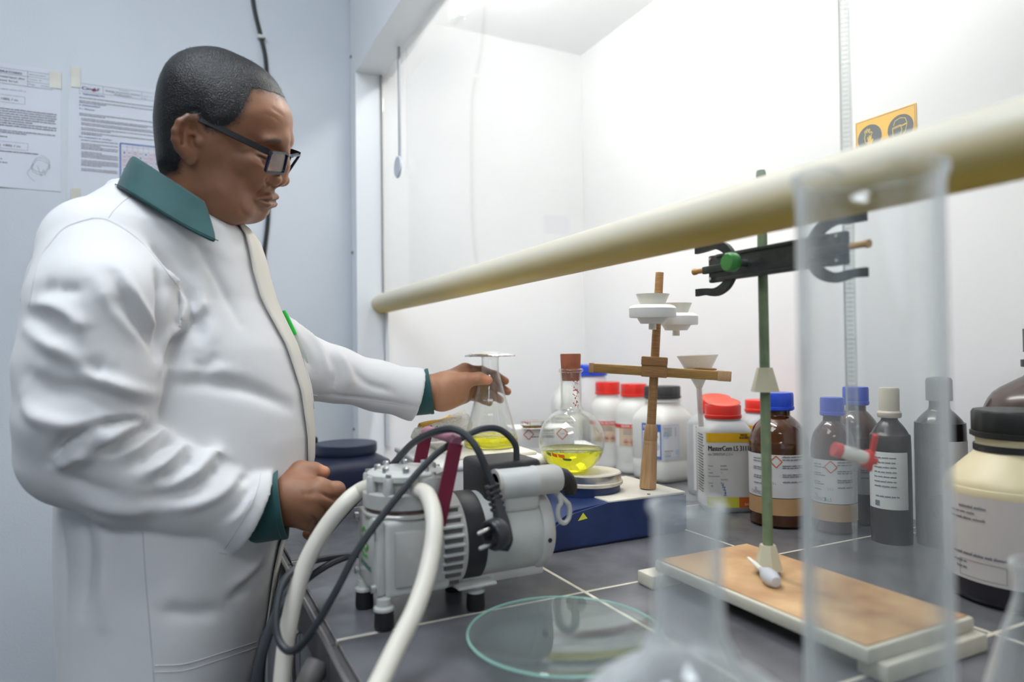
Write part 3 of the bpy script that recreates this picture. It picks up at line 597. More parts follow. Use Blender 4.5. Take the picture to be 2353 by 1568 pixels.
k=Ink(lambda x,y:(x,-.1259,y)); [k.ghs(-.03+.035*i,.041,.014,.0022) for i in range(3)]; k.done('hazard_mark',m_redprint,cb1)
def carton(label,x,y,z,w,d,h,rz,blue):
    t=thing('reagent_box',label,'box',(x,y,z),rz); Box('carton',-w/2,w/2,-d/2,d/2,0,h,m_paper,t,bev=.001)
    k=Ink(lambda a,b:(a,-d/2-.0006,b))
    if blue: k.rect(-w/2+.001,.001,w/2-.001,h*.42); k.done('blue_band',M('band blue',(.02,.22,.45),.5),t)
    k=Ink(lambda a,b:(a,-d/2-.0008,b)); k.ghs(w*.30,h*.70,.013,.0018); k.ghs(-w*.25,h*.70,.011,.0016); k.done('hazard_mark',m_redprint,t)
    k=Ink(lambda a,b:(a,-d/2-.0009,b)); k.words(-.006,h*.85,w*.15,.003,5); k.words(-.03,h*.55,.02,.003,6); k.rect(w*.26,h*.67,w*.34,h*.69)
    for i in range(5): k.words(-.01,h*.5+.004*i,w*.17,.0025,i)
    k.done('printed_text',m_inkg,t); return t
carton('white carton with blue lower band and red hazard diamonds',.735,1.335,ZB,.22,.10,.104,math.radians(-16),True)
carton('small white reagent carton with grey print and a glass dish on it',.725,1.335,ZB+.1045,.135,.09,.042,math.radians(-16),False)
pd=thing('petri_dish','small glass dish with ochre contents on the white carton','dish',(.692,1.305,ZB+.147))
Lathe('dish_base',[(0,0),(.024,0),(.024,.010),(.0225,.010),(.0225,.0015),(0,.0015)],m_glass,pd,32); Lathe('dish_lid',[(.0255,.005),(.0255,.0155),(0,.0155),(0,.0142),(.0245,.0142),(.0245,.005)],m_glass,pd,32,cap=False)
Lathe('sample',[(0,.0016),(.021,.0016),(.021,.006),(0,.006)],M('ochre powder',(.6,.36,.12),.9,var=.2,vs=80),pd,24)
# plastic bag with yellow label curled behind the balance
bag=thing('plastic_bag','crumpled clear plastic bag with ochre powder behind the handle','bag',(.47,1.27,ZB+.131))
m_bag=milky('bag film',(.85,.80,.66),.32,.25)
v=[];f=[];na,nl=18,12
for j in range(nl+1):
    for i in range(na):
        a=2*math.pi*i/na; u=j/nl; r=.026*(1+.10*math.sin(3*a+5*u)+.05*math.sin(7*a-9*u))*(.55+.45*u**.5); v.append((-.055+.105*u+.004*math.sin(a*2),r*math.cos(a)*1.15-.006*u,.024+.020*u*u+r*.85*math.sin(a)))
for j in range(nl):
    for i in range(na): f.append((j*na+i,j*na+(i+1)%na,(j+1)*na+(i+1)%na,(j+1)*na+i))
f.append(tuple(range(na))[::-1]); b_=pyd('bag_film',v,f,m_bag,bag)
so=b_.modifiers.new('s','SOLIDIFY'); so.thickness=.0006
pyd('powder',[( -.045+.07*u+.0,-.018+.036*w,.042+.018*u+.005*math.sin(3*u+w*4)-abs(w-.5)*.014) for u in np.linspace(0,1,8) for w in np.linspace(0,1,6)]+[(-.045+.07*u,-.018+.036*w,.020+.01*u) for u in np.linspace(0,1,8) for w in np.linspace(0,1,6)],[(i*6+j,(i+1)*6+j,(i+1)*6+j+1,i*6+j+1) for i in range(7) for j in range(5)],M('bag powder',(.82,.48,.10),.9,var=.15,vs=60),bag)
k=Ink(lambda x,y:(x,-.0295-.004*math.sin(x*40),y)); k.path([(-.035,.030),(-.030,.042),(-.026,.036),(-.030,.030),(-.018,.040),(-.016,.030),(-.006,.036),(-.008,.026)],.0012); k.done('pen_mark',m_ink,bag)
# ---------------- reagent bottles
def center(px,py,r):
    """front base point seen at pixel -> centre of a thing of radius r"""
    g=G(px,py,.9); d=np.array([g[0],g[1]]); d=d/np.linalg.norm(d); return float(g[0]+d[0]*r),float(g[1]+d[1]*r)
m_hdpe=M('bottle white',(.76,.76,.73),.42,var=.03,vs=15,sss=.1)
m_tan=M('label tan',(.66,.52,.38),.65,var=.05)
def sigma(label,x,y,h,r,word):
    t=thing('reagent_bottle',label,'bottle',(x,y,ZB),group='white bottles with red caps'); az=vaz(x,y)
    pr=smoothprof([(r*.90,0),(r*.99,.004),(r,.012),(r*.985,.030),(r*.985,.034),(r,.040),(r,h*.60),(r*.985,h*.605),(r*.985,h*.62),(r,h*.63),(r*.93,h*.72),(r*.70,h*.785),(r*.64,h*.81),(r*.64,h*.84)],2); pr=[(0,0)]+pr+[(0,pr[-1][1])]
    Lathe('bottle_body',pr,m_hdpe,t,40); cap_mesh('cap',r*.69,h*.145,m_red,t,h*.838,n=30)
    wraplabel('label',r,h*.30,h*.56,az,1.5,m_paper,t); wraplabel('label_panel',r,h*.305,h*.52,az+.05,.95,m_tan,t,.0007); wraplabel('label_band',r,h*.50,h*.545,az,1.45,m_redprint,t,.0009)
    k=Ink(wrapfn(r,0,az,.0013)); k.text(word,-.036,h*.512,.0055,.062,.0004); k.done('brand_text',m_paper,t)
    k=Ink(wrapfn(r,0,az,.0013)); [k.words(-.030,h*.48-.005*i,.012,.0026,i) for i in range(3)]; k.done('printed_text',m_inkg,t)
    k=Ink(wrapfn(r,0,az,.0012)); [k.ghs(-.022+.017*i,h*.35,.0075,.0013) for i in range(3)]; k.done('hazard_mark',m_redprint,t)
    k=Ink(wrapfn(r,0,az,.0012)); [k.words(-.0255+.017*i,h*.345,-.0185+.017*i,.004,3) for i in range(3)]; k.done('hazard_symbol',m_ink,t)
x,y=gp(1395,1.85); sigma('white reagent bottle with red cap directly behind the round flask',x,y,.232,.048,'SIGMA-ALDRICH')
x,y=gp(1455,1.768); sigma('white reagent bottle with red cap left of the black-capped jar',x,y,.230,.048,'SIGMA-ALDRICH')
x,y=gp(1354,1.95); t=thing('storage_jar','white translucent jar with blue lid in the back corner','jar',(x,y,ZB))
Lathe('jar_body',[(0,0),(.044,0),(.047,.004),(.047,.235),(.043,.243),(0,.243)],M('jar milky',(.72,.72,.74),.35,var=.03),t,40); cap_mesh('lid',.049,.032,m_blue,t,.242,n=40,fl=.01)
x,y=gp(1300,1.85); t=thing('reagent_bottle','white square bottle with printed label behind the flask neck','bottle',(x,y,ZB),math.radians(-20))
SqBottle('bottle_body',[(0,.036,.036,5),(.006,.039,.039,5),(.17,.039,.039,5),(.195,.034,.034,4),(.212,.022,.022,2.5),(.225,.020,.020,2)],m_hdpe,t)
w=SqWrap(.039,.039,5,vaz(x,y)+math.radians(20)); w.label('label',-.034,.034,.05,.165,m_paper,t); k=Ink(SqWrap(.039,.039,5,vaz(x,y)+math.radians(20),.001).fn(0)); [k.words(-.03,.155-.011*i,.02,.003,i) for i in range(9)]; k.rect(-.03,.148,.03,.1486); k.done('printed_text',m_inkg,t)
# Panreac jar, corner towards the viewer
x,y=center(1525,1112,.066); az=vaz(x,y)
t=thing('reagent_jar','large white square jar with black screw cap and blue label','jar',(x,y,ZB),az-math.pi/4)
s=.0585
SqBottle('jar_body',[(0,s*.88,s*.88,5),(.005,s*.97,s*.97,5),(.012,s,s,5),(.044,s,s,5.5),(.048,s*.985,s*.985,5.5),(.052,s*.985,s*.985,5.5),(.055,s,s,5.5),(.140,s,s,5.5),(.148,s*.99,s*.99,5),(.158,s*.93,s*.93,4),(.170,s*.80,s*.80,3),(.178,s*.72,s*.72,2.2),(.183,.0415,.0415,2),(.187,.0415,.0415,2),(.1875,.045,.045,2),(.190,.045,.045,2),(.1905,.040,.040,2),(.20,.040,.040,2)],m_hdpe,t)
cap_mesh('cap',.0435,.030,M('cap charcoal',(.030,.032,.034),.5,var=.1),t,.1945,n=36,fl=.035)
W1=SqWrap(s,s,5.5,0,.0004); W2=SqWrap(s,s,5.5,0,.0008); W3=SqWrap(s,s,5.5,0,.0012); cx=W1.L/8
w0=SqWrap(s,s,5.5,math.pi/4); 
def pw(off): return SqWrap(s,s,5.5,math.pi/4,off).fn(0)   # arc length measured from the near corner
k=Ink(pw(.0004)); k.rect(-.064,.056,-.004,.138); k.done('blue_label',m_blueprint,t)
k=Ink(pw(.0009)); k.rect(-.061,.063,-.007,.120); k.done('label_panel',m_paper,t)
k=Ink(pw(.0010)); k.text('Panreac',-.060,.1245,.010,.040,.0006); k.text('Made in EC',-.022,.0575,.003,.014); k.done('brand_text',m_paper,t)
k=Ink(pw(.0012)); 
for i,yy in enumerate((.114,.108,.101,.092,.084,.075)): k.words(-.059,yy,-.025 if i!=1 else -.012,.0030,i)
k.text('Ph. Eur.',-.022,.106,.0034,.011); k.done('printed_text',m_ink,t)
k=Ink(pw(.0011)); k.disc(-.017,.085,.009); k.disc(-.054,.072,.006); k.done('label_dot',M('pale blue print',(.50,.60,.75),.6),t)
k=Ink(pw(.0004)); k.rect(-.002,.056,.048,.138); k.done('white_label',M('label pale',(.70,.71,.74),.6,var=.03),t)
k=Ink(pw(.0009)); k.frame(-.0005,.060,.0465,.136,.0012); k.disc(.008,.112,.008); k.disc(.040,.072,.0065); k.done('label_outline',M('pale blue print',(.50,.60,.75),.6),t)
k=Ink(pw(.0010)); [k.words(.002,.128-.0042*i,.024,.002,i) for i in range(5)]; [k.words(.034,.128-.0035*i,.038,.002,i) for i in range(6)]; k.words(.003,.075,.028,.0025,9); k.frame(.003,.068,.020,.072,.0005); k.words(.003,.0635,.020,.0025,9); k.done('printed_text',m_inkg,t)
# MasterCem cans
def mcem(label,x,y,rz,h,lidtilt,full=True):
    t=thing('admixture_can',label,'can',(x,y,ZB),rz,group='square cans with red caps'); s=.0475
    SqBottle('can_body',[(0,s*.90,s*.90,5),(.006,s*.985,s*.985,5.5),(.012,s,s,5.5),(.150,s,s,5.5),(.158,s*.97,s*.97,4.5),(.166,s*.86,s*.86,3.4),(.170,s*.78,s*.78,2.6),(.173,s*.70,s*.70,2),(.178,s*.70,s*.70,2)],M('can grey',(.45,.46,.47),.45,var=.05),t)
    wf=lambda off:SqWrap(s,s,5.5,0,off).fn(0)
    k=Ink(wf(.0004)); k.rect(-.100,.012,.070,.152); k.done('label',M('can label',(.74,.74,.72),.55,var=.03,bump=.2,bs=60),t)
    k=Ink(wf(.0008)); k.rect(-.044,.134,.070,.152); k.done('yellow_band',m_yellowprint,t)
    k=Ink(wf(.0008)); k.rect(-.044,.010,.016,.030); k.done('lime_band',m_limeprint,t)
    k=Ink(wf(.0008)); k.rect(.016,.010,.070,.030); k.done('orange_band',m_orangeprint,t)
    if full:
        k=Ink(wf(.0013)); k.text('MasterCem LS 3111',-.041,.118,.0096,.076,.0008); k.text('also CEMENTIUM LS 3111',-.041,.109,.0048,.046); k.text('MASTER',.020,.1455,.0042,.013,.0008); k.text('BUILDERS',.018,.1405,.0042,.018,.0008); k.done('brand_text',m_ink,t)
        k=Ink(wf(.0013)); 
        for i,(a,b) in enumerate((('Article:','50303843'),('Lot:','0012966844'),('contenu:','1 L'),('Date de peremption:',''),('','20.04.2017'),('Couleur:','Brun'))):
            yy=.088-.0065*i
            if a: k.text(a,-.041,yy,.0028,.0012*len(a)*.95)
            if b: k.text(b,-.018,yy,.0028,.0014*len(b))
        r_=random.Random(9)
        for i in range(22): k.words(-.092,.146-.0052*i,-.050-r_.random()*.006,.0028,i)
        k.done('printed_text',m_ink,t)
        k=Ink(wf(.0013)); k.text('BASF',.026,.0145,.0045,.014,.0005); k.done('maker_text',M('pale orange print',(.8,.6,.45),.6),t)
        k=Ink(wf(.0013)); k.path([(-.016,.052),(-.013,.055),(-.015,.048),(-.010,.050),(-.013,.043),(-.009,.044),(-.011,.037),(-.008,.039),(-.012,.033),(-.007,.034)],.0011); k.path([(-.036,.050),(-.034,.053),(-.033,.049)],.001); k.done('pen_mark',M('pen blue',(.1,.2,.5),.6),t)
    Lathe('cap',[(0,.176),(.0345,.176),(.0355,.1775),(.0355,.183),(.0340,.184),(.0345,.200),(.0335,.202),(0,.202)],m_red,t,48,flute=lambda a,hh:.012*math.cos(a*30) if .184<hh<.2005 else 0)
    if lidtilt:
        bm=bmesh.new(); R=[]; n=32; ax=lidtilt
        for r in (0,.018,.0335):
            rg=[]
            for i in range(n):
                a=2*math.pi*i/n; xx=r*math.cos(a); rg.append(bm.verts.new((xx,r*math.sin(a),.2021+.012*(1+math.cos(a-ax))*(r/.0335)**2*.55)))
            R.append(rg)
        for A,B in zip(R[1:],R[2:]):
            for i in range(n): bm.faces.new((A[i],A[(i+1)%n],B[(i+1)%n],B[i]))
        bm.faces.new(R[1]); o=fin(bm,'lid_membrane',M('lid salmon',(.72,.10,.06),.4,var=.05),t); so=o.modifiers.new('s','SOLIDIFY'); so.thickness=.001
    return t
x,y=center(1665,1182,.056); mcem('white square can with red cap, yellow band and bold black product name',x,y,vaz(x,y)+.24,.2,vaz(1,0)+0)
x,y=gp(1640,1.47); mcem('square can with curled red cap behind the bold labelled can',x,y,vaz(x,y)+.7,.2,2.5)
x,y=gp(1748,1.472); mcem('square can with flat red cap behind the green rod',x,y,vaz(x,y)+.3,.2,0)
# amber bottles
def amber(label,x,y,r,h,tapez=True,capm=m_blue,rz=0):
    t=thing('amber_bottle',label,'bottle',(x,y,ZB),group='amber glass bottles'); az=vaz(x,y)
    pr=[(0,0)]+smoothprof([(r*.86,0),(r*.98,.006),(r,.016),(r,h*.58),(r*.98,h*.64),(r*.85,h*.735),(r*.58,h*.80),(r*.44,h*.825),(r*.42,h*.84),(r*.42,h*.88)],3)+[(0,h*.88)]
    Lathe('bottle_body',pr,m_amber,t,48); cap_mesh('cap',r*.54,h*.135,capm,t,h*.868,n=36,fl=.02)
    wraplabel('label',r,h*.23,h*.55,az,1.55,M('label grey white',(.66,.65,.66),.6,var=.06,bump=.25,bs=50),t)
    k=Ink(wrapfn(r,0,az,.0010)); 
    for i,yy in enumerate((.53,.51,.465,.45,.40,.385,.345)): k.words(.006,h*yy,r*.9,.003,i); k.words(-r*.95,h*(yy-.02),-r*.35 if i%2 else -r*.55,.0028,i+9)
    k.text('2,5 L',-r*.28,h*.33,.004,.010); k.text('R',-r*.9,h*.27,.006,.006); k.text('CHEMICALS',-r*1.1,h*.245,.006,.036); k.done('printed_text',m_inkg,t)
    k=Ink(wrapfn(r,0,az,.0011)); k.ghs(-.004,h*.50,.010,.0016); k.done('hazard_mark',m_orangeprint,t)
    k=Ink(wrapfn(r,0,az,.0011)); k.rect(-r*.42,h*.245,-r*.34,h*.275); k.done('teal_mark',M('teal print',(.02,.32,.30),.5),t)
    if tapez: wraplabel('packing_tape',r,h*.10,h*.225,az,1.5,M('tape tan',(.50,.30,.14),.4,var=.08,bump=.2,bs=40),t,.0006)
x,y=center(1792,1218,.0505); amber('large amber bottle with blue cap and tan tape behind the green rod',x,y,.0505,.232)
x,y=center(1918,1232,.036); amber('amber bottle with blue cap seen through the tall cylinder, in front of another',x,y,.036,.226)
x,y=center(1972,1210,.040); amber('amber bottle with blue cap rearmost behind the tall cylinder',x,y,.040,.240,False)
x,y=center(2050,1254,.030); az=vaz(x,y); t=thing('brown_bottle','slim dark brown bottle with tall ivory cap and white label','bottle',(x,y,ZB))
Lathe('bottle_body',[(0,0)]+smoothprof([(.026,0),(.029,.004),(.030,.012),(.030,.155),(.027,.172),(.019,.186),(.0125,.194),(.012,.202)],3)+[(0,.202)],m_brownpl,t,40)
Lathe('cap',[(0,.198),(.0165,.198),(.0178,.201),(.0178,.206),(.0150,.209),(.0152,.243),(.0140,.246),(0,.246)],M('ivory plastic',(.66,.59,.48),.45),t,36)
wraplabel('label',.030,.055,.145,az-.25,1.15,m_paper,t); k=Ink(wrapfn(.030,0,az-.25,.0009)); [k.words(-.018,.135-.0075*i,.016,.0028,i) for i in range(7)]; k.words(-.016,.074,.02,.003,8); k.rect(-.017,.060,-.009,.068); k.done('printed_text',m_inkg,t)
x,y=center(2166,1264,.036); az=vaz(x,y); t=thing('black_bottle','tall near-black bottle half hidden behind the tall cylinder','bottle',(x,y,ZB))
Lathe('bottle_body',[(0,0)]+smoothprof([(.032,0),(.035,.004),(.036,.012),(.036,.175),(.033,.192),(.022,.206),(.015,.214),(.0145,.230)],3)+[(0,.230)],M('black glass',(.012,.011,.011),.15,var=.2),t,40)
Lathe('cap',[(0,.226),(.0185,.226),(.0185,.258),(.016,.262),(.0,.264)],M('grey plastic',(.16,.16,.17),.4),t,30)
wraplabel('label',.036,.04,.165,az+1.2,.9,m_paper,t)
# big cream jar and demijohn at the right edge
x,y=gp(2335,.853); az=vaz(x,y); t=thing('chemical_canister','large cream canister with black ribbed cap at the right edge','canister',(x,y,ZB)); r=.0815
m_crm=M('canister cream',(.68,.60,.38),.38,var=.05,vs=10)
Lathe('canister_base',[(0,0)]+smoothprof([(r*.90,0),(r*.985,.006),(r,.016),(r,.040)],3)+[(0,.040)],M('canister dark contents',(.022,.020,.026),.3,var=.2),t,56)
Lathe('canister_body',[(0,.0398),(r,.0398)]+smoothprof([(r,.050),(r,.130),(r*.985,.139),(r*.93,.148),(r*.70,.168),(r*.58,.178),(r*.555,.184),(r*.555,.196)],3)+[(0,.196)],m_crm,t,56)
Lathe('seal_ring',[(r*.56,.180),(r*.585,.180),(r*.585,.188),(r*.56,.188)],m_blackpl,t,40)
cap_mesh('cap',.0495,.034,M('cap black',(.014,.016,.015),.45,var=.15),t,.197,n=40,fl=.02)
wraplabel('label',r,.028,.130,az+.2,1.55,M('canister label',(.62,.58,.55),.55,var=.04),t,.0005)
k=Ink(wrapfn(r,0,az+.2,.0010)); k.words(-.085,.115,-.045,.004,2); k.words(-.098,.108,-.060,.0035,3); k.words(-.098,.101,-.050,.0035,4); k.words(-.095,.058,-.030,.004,5); k.words(-.095,.048,-.075,.0035,6); k.words(-.09,.041,-.075,.0035,7); k.frame(-.085,.032,-.030,.052,.0006); k.done('printed_text',m_inkg,t)
x,y=gp(2400,.965); t=thing('demijohn','rounded brown bottle with black ring neck behind the cream canister','bottle',(x,y,ZB)); r=.077
Lathe('bottle_body',[(0,0)]+smoothprof([(r*.9,0),(r,.01),(r,.200),(r*.97,.218),(r*.80,.244),(r*.45,.262),(r*.30,.270),(r*.28,.285),(r*.28,.305)],3)+[(0,.305)],M('brown demijohn',(.050,.030,.024),.22,var=.15),t,48)
Lathe('neck_ring',[(r*.28,.280),(r*.36,.281),(r*.36,.291),(r*.28,.292)],m_blackpl,t,32); Lathe('cap',[(0,.302),(r*.32,.302),(r*.32,.335),(0,.335)],m_brownpl,t,32)
# ---------------- wooden funnel stand
m_wood=M('varnished wood',(.30,.15,.055),.5,vs=9,aniso=(6,6,60),col2=(.40,.22,.09)); m_woodl=M('pale wood',(.42,.25,.12),.55,vs=9,aniso=(30,30,3),col2=(.52,.33,.18))
m_woodarm=M('arm wood',(.30,.17,.05),.5,vs=8,aniso=(3,40,40),col2=(.42,.25,.08))
sx,sy=.742,.972
ws=thing('funnel_stand','leaning wooden funnel stand with crossarm on the hotplate','stand',(sx,sy,ZB+.0702))
rdir=R0/np.linalg.norm(R0); lean=Matrix.Rotation(math.radians(3.8),4,Vector((-float(R0[1])*-1,float(R0[0])*-1,0)).cross(Vector((0,0,1))).normalized()) if False else None
fwd=Vector((math.sin(PSI+.21),math.cos(PSI+.21),0)); ws.rotation_mode='QUATERNION'; ws.rotation_quaternion=Matrix.Rotation(math.radians(4.0),3,fwd).to_quaternion()@Matrix.Rotation(-(PSI+.21),3,'Z').to_quaternion()
Lathe('handle_base',[(0,0),(.0142,0),(.0145,.002),(.0135,.040),(.0122,.075),(.0121,.0755),(.0118,.0765),(.0121,.0775),(.0118,.083),(.0115,.0835),(.0118,.084),(.0112,.104),(.0095,.111),(.0085,.112),(0,.112)],m_woodl,ws,28)
Lathe('pole',[(0,.108),(.0080,.108),(.0076,.2),(.0070,.378),(0,.379)],m_wood,ws,20)
arm=Box('crossarm',-.113,.128,-.012,.012,.196,.212,m_woodarm,ws,bev=.0012); Box('arm_joint',-.022,.022,-.0145,.0135,.1945,.2145,m_wood,ws,bev=.0012); Box('arm_end',.106,.1285,-.0128,.0128,.1952,.2128,m_woodl,ws,bev=.001); Box('arm_end',-.1135,-.105,-.0128,.0128,.1952,.2128,m_woodl,ws,bev=.001)
Box('collar',-.023,.022,-.017,.017,.2145,.230,m_wood,ws,bev=.002)
Tube('funnel_ring',[(.082+.0252*math.cos(a_),.042+.0252*math.sin(a_),.2135) for a_ in np.linspace(0,2*math.pi,33)[:-1]],.0018,m_wood,ws,6,sp=0,closed=True)
m_ppl=M('milky plastic',(.80,.78,.70),.35,var=.03,sss=.2)
def holder(label,lx,ly,lz,s):
    t=thing('filter_holder',label,'filter holder',(0,0,0),group='white filter holders on the wooden pole'); t.parent=None
    mw=Matrix.Translation(ws.location)@ws.rotation_quaternion.to_matrix().to_4x4()@Matrix.Translation((lx,ly,lz)); t.location=mw.translation; t.rotation_mode='QUATERNION'; t.rotation_quaternion=(Matrix.Rotation(.03,3,'X').to_quaternion())
    Lathe('holder_disc',[(0,-.010),(.038*s,-.010),(.039*s,-.008),(.0395*s,.006),(.036*s,.010),(.030*s,.012),(0,.012)],m_white,t,40); Lathe('lower_cone',[(0,-.020),(.020*s,-.020),(.027*s,-.009),(0,-.009)],m_white,t,32); Lathe('spout',[(0,-.030),(.0065*s,-.030),(.0065*s,-.019),(0,-.019)],m_ppl,t,16)
    Lathe('upper_cup',[(.020*s,.011),(.028*s,.030),(.0270*s,.030),(.0185*s,.0115)],m_ppl,t,36,cap=False); Box('hook',-.004,.004,.0,.045*s,-.004,.004,m_white,t,bev=.001)
holder('white filter holder in front of the wooden pole','' or -.008,-.046,.306,1.0); holder('white filter holder behind the wooden pole, lower of the two',.034,.062,.300,1.0)
fu=thing('plastic_funnel','translucent plastic funnel hanging at the stand crossarm','funnel',(0,0,0))
mw=Matrix.Translation(ws.location)@ws.rotation_quaternion.to_matrix().to_4x4()@Matrix.Translation((.082,.042,.160)); fu.location=mw.translation; fu.rotation_mode='QUATERNION'; fu.rotation_quaternion=Matrix.Rotation(math.radians(-2),3,fwd).to_quaternion()
Lathe('funnel_cone',[(.0050,.018),(.012,.032),(.0365,.077),(.0355,.0775),(.011,.0328),(.0038,.0185)],milky('funnel plastic',(.80,.76,.68),.55),fu,40,cap=False)
Lathe('funnel_stem',[(.0048,-.050),(.0052,.019),(.0042,.019),(.0038,-.050)],milky('funnel stem plastic',(.82,.76,.74),.4),fu,20,cap=False)
# ---------------- retort stand with double clamp and burette
rs=thing('retort_stand','green retort stand on a stained wooden base board','stand',(.657,.622,ZB)); RO=Vector((.657,.622,ZB))
def rr(o): o.location=-RO; return o
m_board=M('stained board',(.34,.17,.07),.55,vs=14,col2=(.62,.40,.20),lo=.3,hi=.7,detail=6); m_bedge=M('board edge',(.55,.52,.42),.6,var=.1,vs=20)
rr(Box('base_board',.572,.738,.425,.738,.9175,.932,m_bedge,rs,bev=.003)); rr(Box('board_top',.577,.733,.430,.733,.9318,.9332,m_board,rs,bev=.0006))
for y0,y1 in ((.415,.447),(.718,.750)): rr(Box('batten',.553 if y0>.5 else .585,.742,y0,y1,ZB,.918,m_bedge,rs,bev=.002))
m_rodg=M('rod green',(.14,.20,.11),.45,var=.25,vs=60,col2=(.20,.25,.14))
rr(Lathe('rod',[(0,.932),(.0062,.932),(.0060,1.43),(.005,1.434),(0,1.434)],m_rodg,rs,20,c=(.657,.622,0))); rr(Lathe('rod_nut',[(0,.9332),(.012,.9332),(.010,.939),(0,.939)],M('rust',(.25,.10,.03),.7,var=.2),rs,6,c=(.657,.622,0)))
m_cone=M('cone plastic',(.62,.58,.42),.4,var=.05,sss=.2)
for z in (.939,1.158): rr(Lathe('cone_sleeve',[(.0068,z+.030),(.0095,z+.030),(.0175,z),(.0165,z),(.0068,z+.028)],m_cone,rs,6,c=(.657,.622,0),cap=False))
# clamp along Y at X=.643
m_clamp=M('clamp black',(.030,.034,.033),.42,.3,var=.2,vs=60)
cx,cz=.643,1.318
rr(Box('clamp_bar',cx-.006,cx+.006,.50,.690,cz-.017,cz+.017,m_clamp,rs,bev=.002)); rr(Box('clamp_ridge',cx-.0085,cx-.004,.51,.680,cz+.013,cz+.0175,m_clamp,rs,bev=.001)); rr(Box('clamp_ridge',cx-.0085,cx-.004,.51,.680,cz-.0175,cz-.013,m_clamp,rs,bev=.001))
rr(Lathe('clamp_screw',[(0,-.020),(.005,-.020),(.005,.0),(0,.0)],m_steel,rs,12,'x',(cx-.004,.630,cz))); rr(Lathe('clamp_knob',[(0,-.034),(.010,-.034),(.0115,-.032),(.0115,-.021),(.010,-.019),(0,-.019)],M('knob green',(.06,.28,.07),.35,var=.1),rs,24,'x',(cx-.004,.630,cz),flute=lambda a,h:.03*math.cos(a*14)))
psec=[(1,.55),(1,-.55),(-1,-.55),(-1,.55)]
for sgn,yb in ((1,.655),(-1,.535)):
    for s in (1,-1):
        rr(Tube('clamp_prong',[(cx-.003,yb,cz+s*.010),(cx-.003,yb+sgn*.012,cz+s*.024),(cx-.003,yb+sgn*.030,cz+s*.031),(cx-.003,yb+sgn*.050,cz+s*.029),(cx-.003,yb+sgn*.068,cz+s*.029)],[.006,.006,.0055,.0045,.005],m_clamp,rs,4,5,psec))
        rr(Lathe('rivet',[(0,-.002),(.002,-.002),(.002,.001),(0,.001)],m_steel,rs,8,'x',(cx-.0065,yb+sgn*.036,cz+s*.013)))
    rr(Box('clamp_plate',cx-.004,cx+.004,min(yb+sgn*.02,yb+sgn*.044),max(yb+sgn*.02,yb+sgn*.044),cz-.018,cz+.018,m_clamp,rs,bev=.002)); rr(Box('clamp_lever',cx-.010,cx-.004,min(yb,yb+sgn*.05),max(yb,yb+sgn*.05),cz-.006,cz+.004,m_clamp,rs,bev=.0015))
    rr(Lathe('cork_pad',[(0,yb+sgn*.046),(.0035,yb+sgn*.046),(.0035,yb+sgn*.066),(.0045,yb+sgn*.068),(.0045,yb+sgn*.072),(0,yb+sgn*.072)],M('cork',(.50,.27,.08),.6,var=.15),rs,12,'y',(cx-.004,0,cz)))
bu=thing('burette','glass burette with red and white stopcock gripped in the black clamp','burette',(.660,.503,1.02))
Lathe('tube',[(.0012,.0),(.0025,.0),(.0030,.055),(.0062,.065),(.0062,.66),(.0050,.66),(.0050,.066),(.0014,.056)],m_thin,bu,24,cap=False); Lathe('tip',[(.0016,-.03),(.0026,.0),(.0020,.0),(.001,-.03)],m_thin,bu,16,cap=False)
k=Ink(lambda x,y:(.0066*math.cos(vaz(.66,.503)+x/.0066),.0066*math.sin(vaz(.66,.503)+x/.0066),y))
for i in range(110): k.rect(-.003 if i%10 else -.006,.10+.005*i,.003 if i%10 else .006,.1006+.005*i)
k.done('graduation',M('scale brown',(.25,.16,.12),.6),bu); Box('scale_stripe',-.0012,.0012,.0063,.0067,.08,.65,m_paper,bu,smooth=False)
d=Vector(tuple(R0)); q=d.to_track_quat('X','Z').to_matrix().to_4x4()
for nm,prf,mt in (('stopcock_body',[(0,-.014),(.007,-.014),(.008,0),(.007,.014),(0,.014)],m_ppl),('stopcock_key',[(0,.014),(.010,.014),(.010,.018),(.004,.020),(.004,.026),(0,.026)],m_red),('stopcock_nut',[(0,-.022),(.008,-.022),(.008,-.014),(0,-.014)],m_red)):
    bm=bmesh.new(); revolve(bm,prf,16,'x'); bm.transform(Matrix.Translation((0,0,.075))@q@Matrix.Rotation(.3,4,'Y')); fin(bm,nm,mt,bu)
bm=bmesh.new(); box(bm,.018,.023,-.003,.003,-.020,.024,.0015,2); bm.transform(Matrix.Translation((0,0,.075))@q@Matrix.Rotation(.35,4,'X')); fin(bm,'stopcock_lever',m_red,bu)
dr=thing('dropper_bulb','small white pear-shaped dropper lying on the wooden base board','dropper',(.630,.600,.9335))
bm=bmesh.new(); revolve(bm,[(0,-.024),(.006,-.023),(.0095,-.016),(.0100,-.008),(.0085,.0),(.005,.008),(.0032,.014)],20,'y',(0,0,.010)); fin(bm,'bulb',M('bulb rubber',(.55,.56,.58),.5,var=.08),dr)
bm=bmesh.new(); revolve(bm,[(.0032,.013),(.0028,.03),(.0020,.046),(.0008,.050),(0,.050)],12,'y',(0,0,.010)); fin(bm,'stem',m_ppl,dr); dr.rotation_euler=(math.radians(6),0,math.radians(-20))
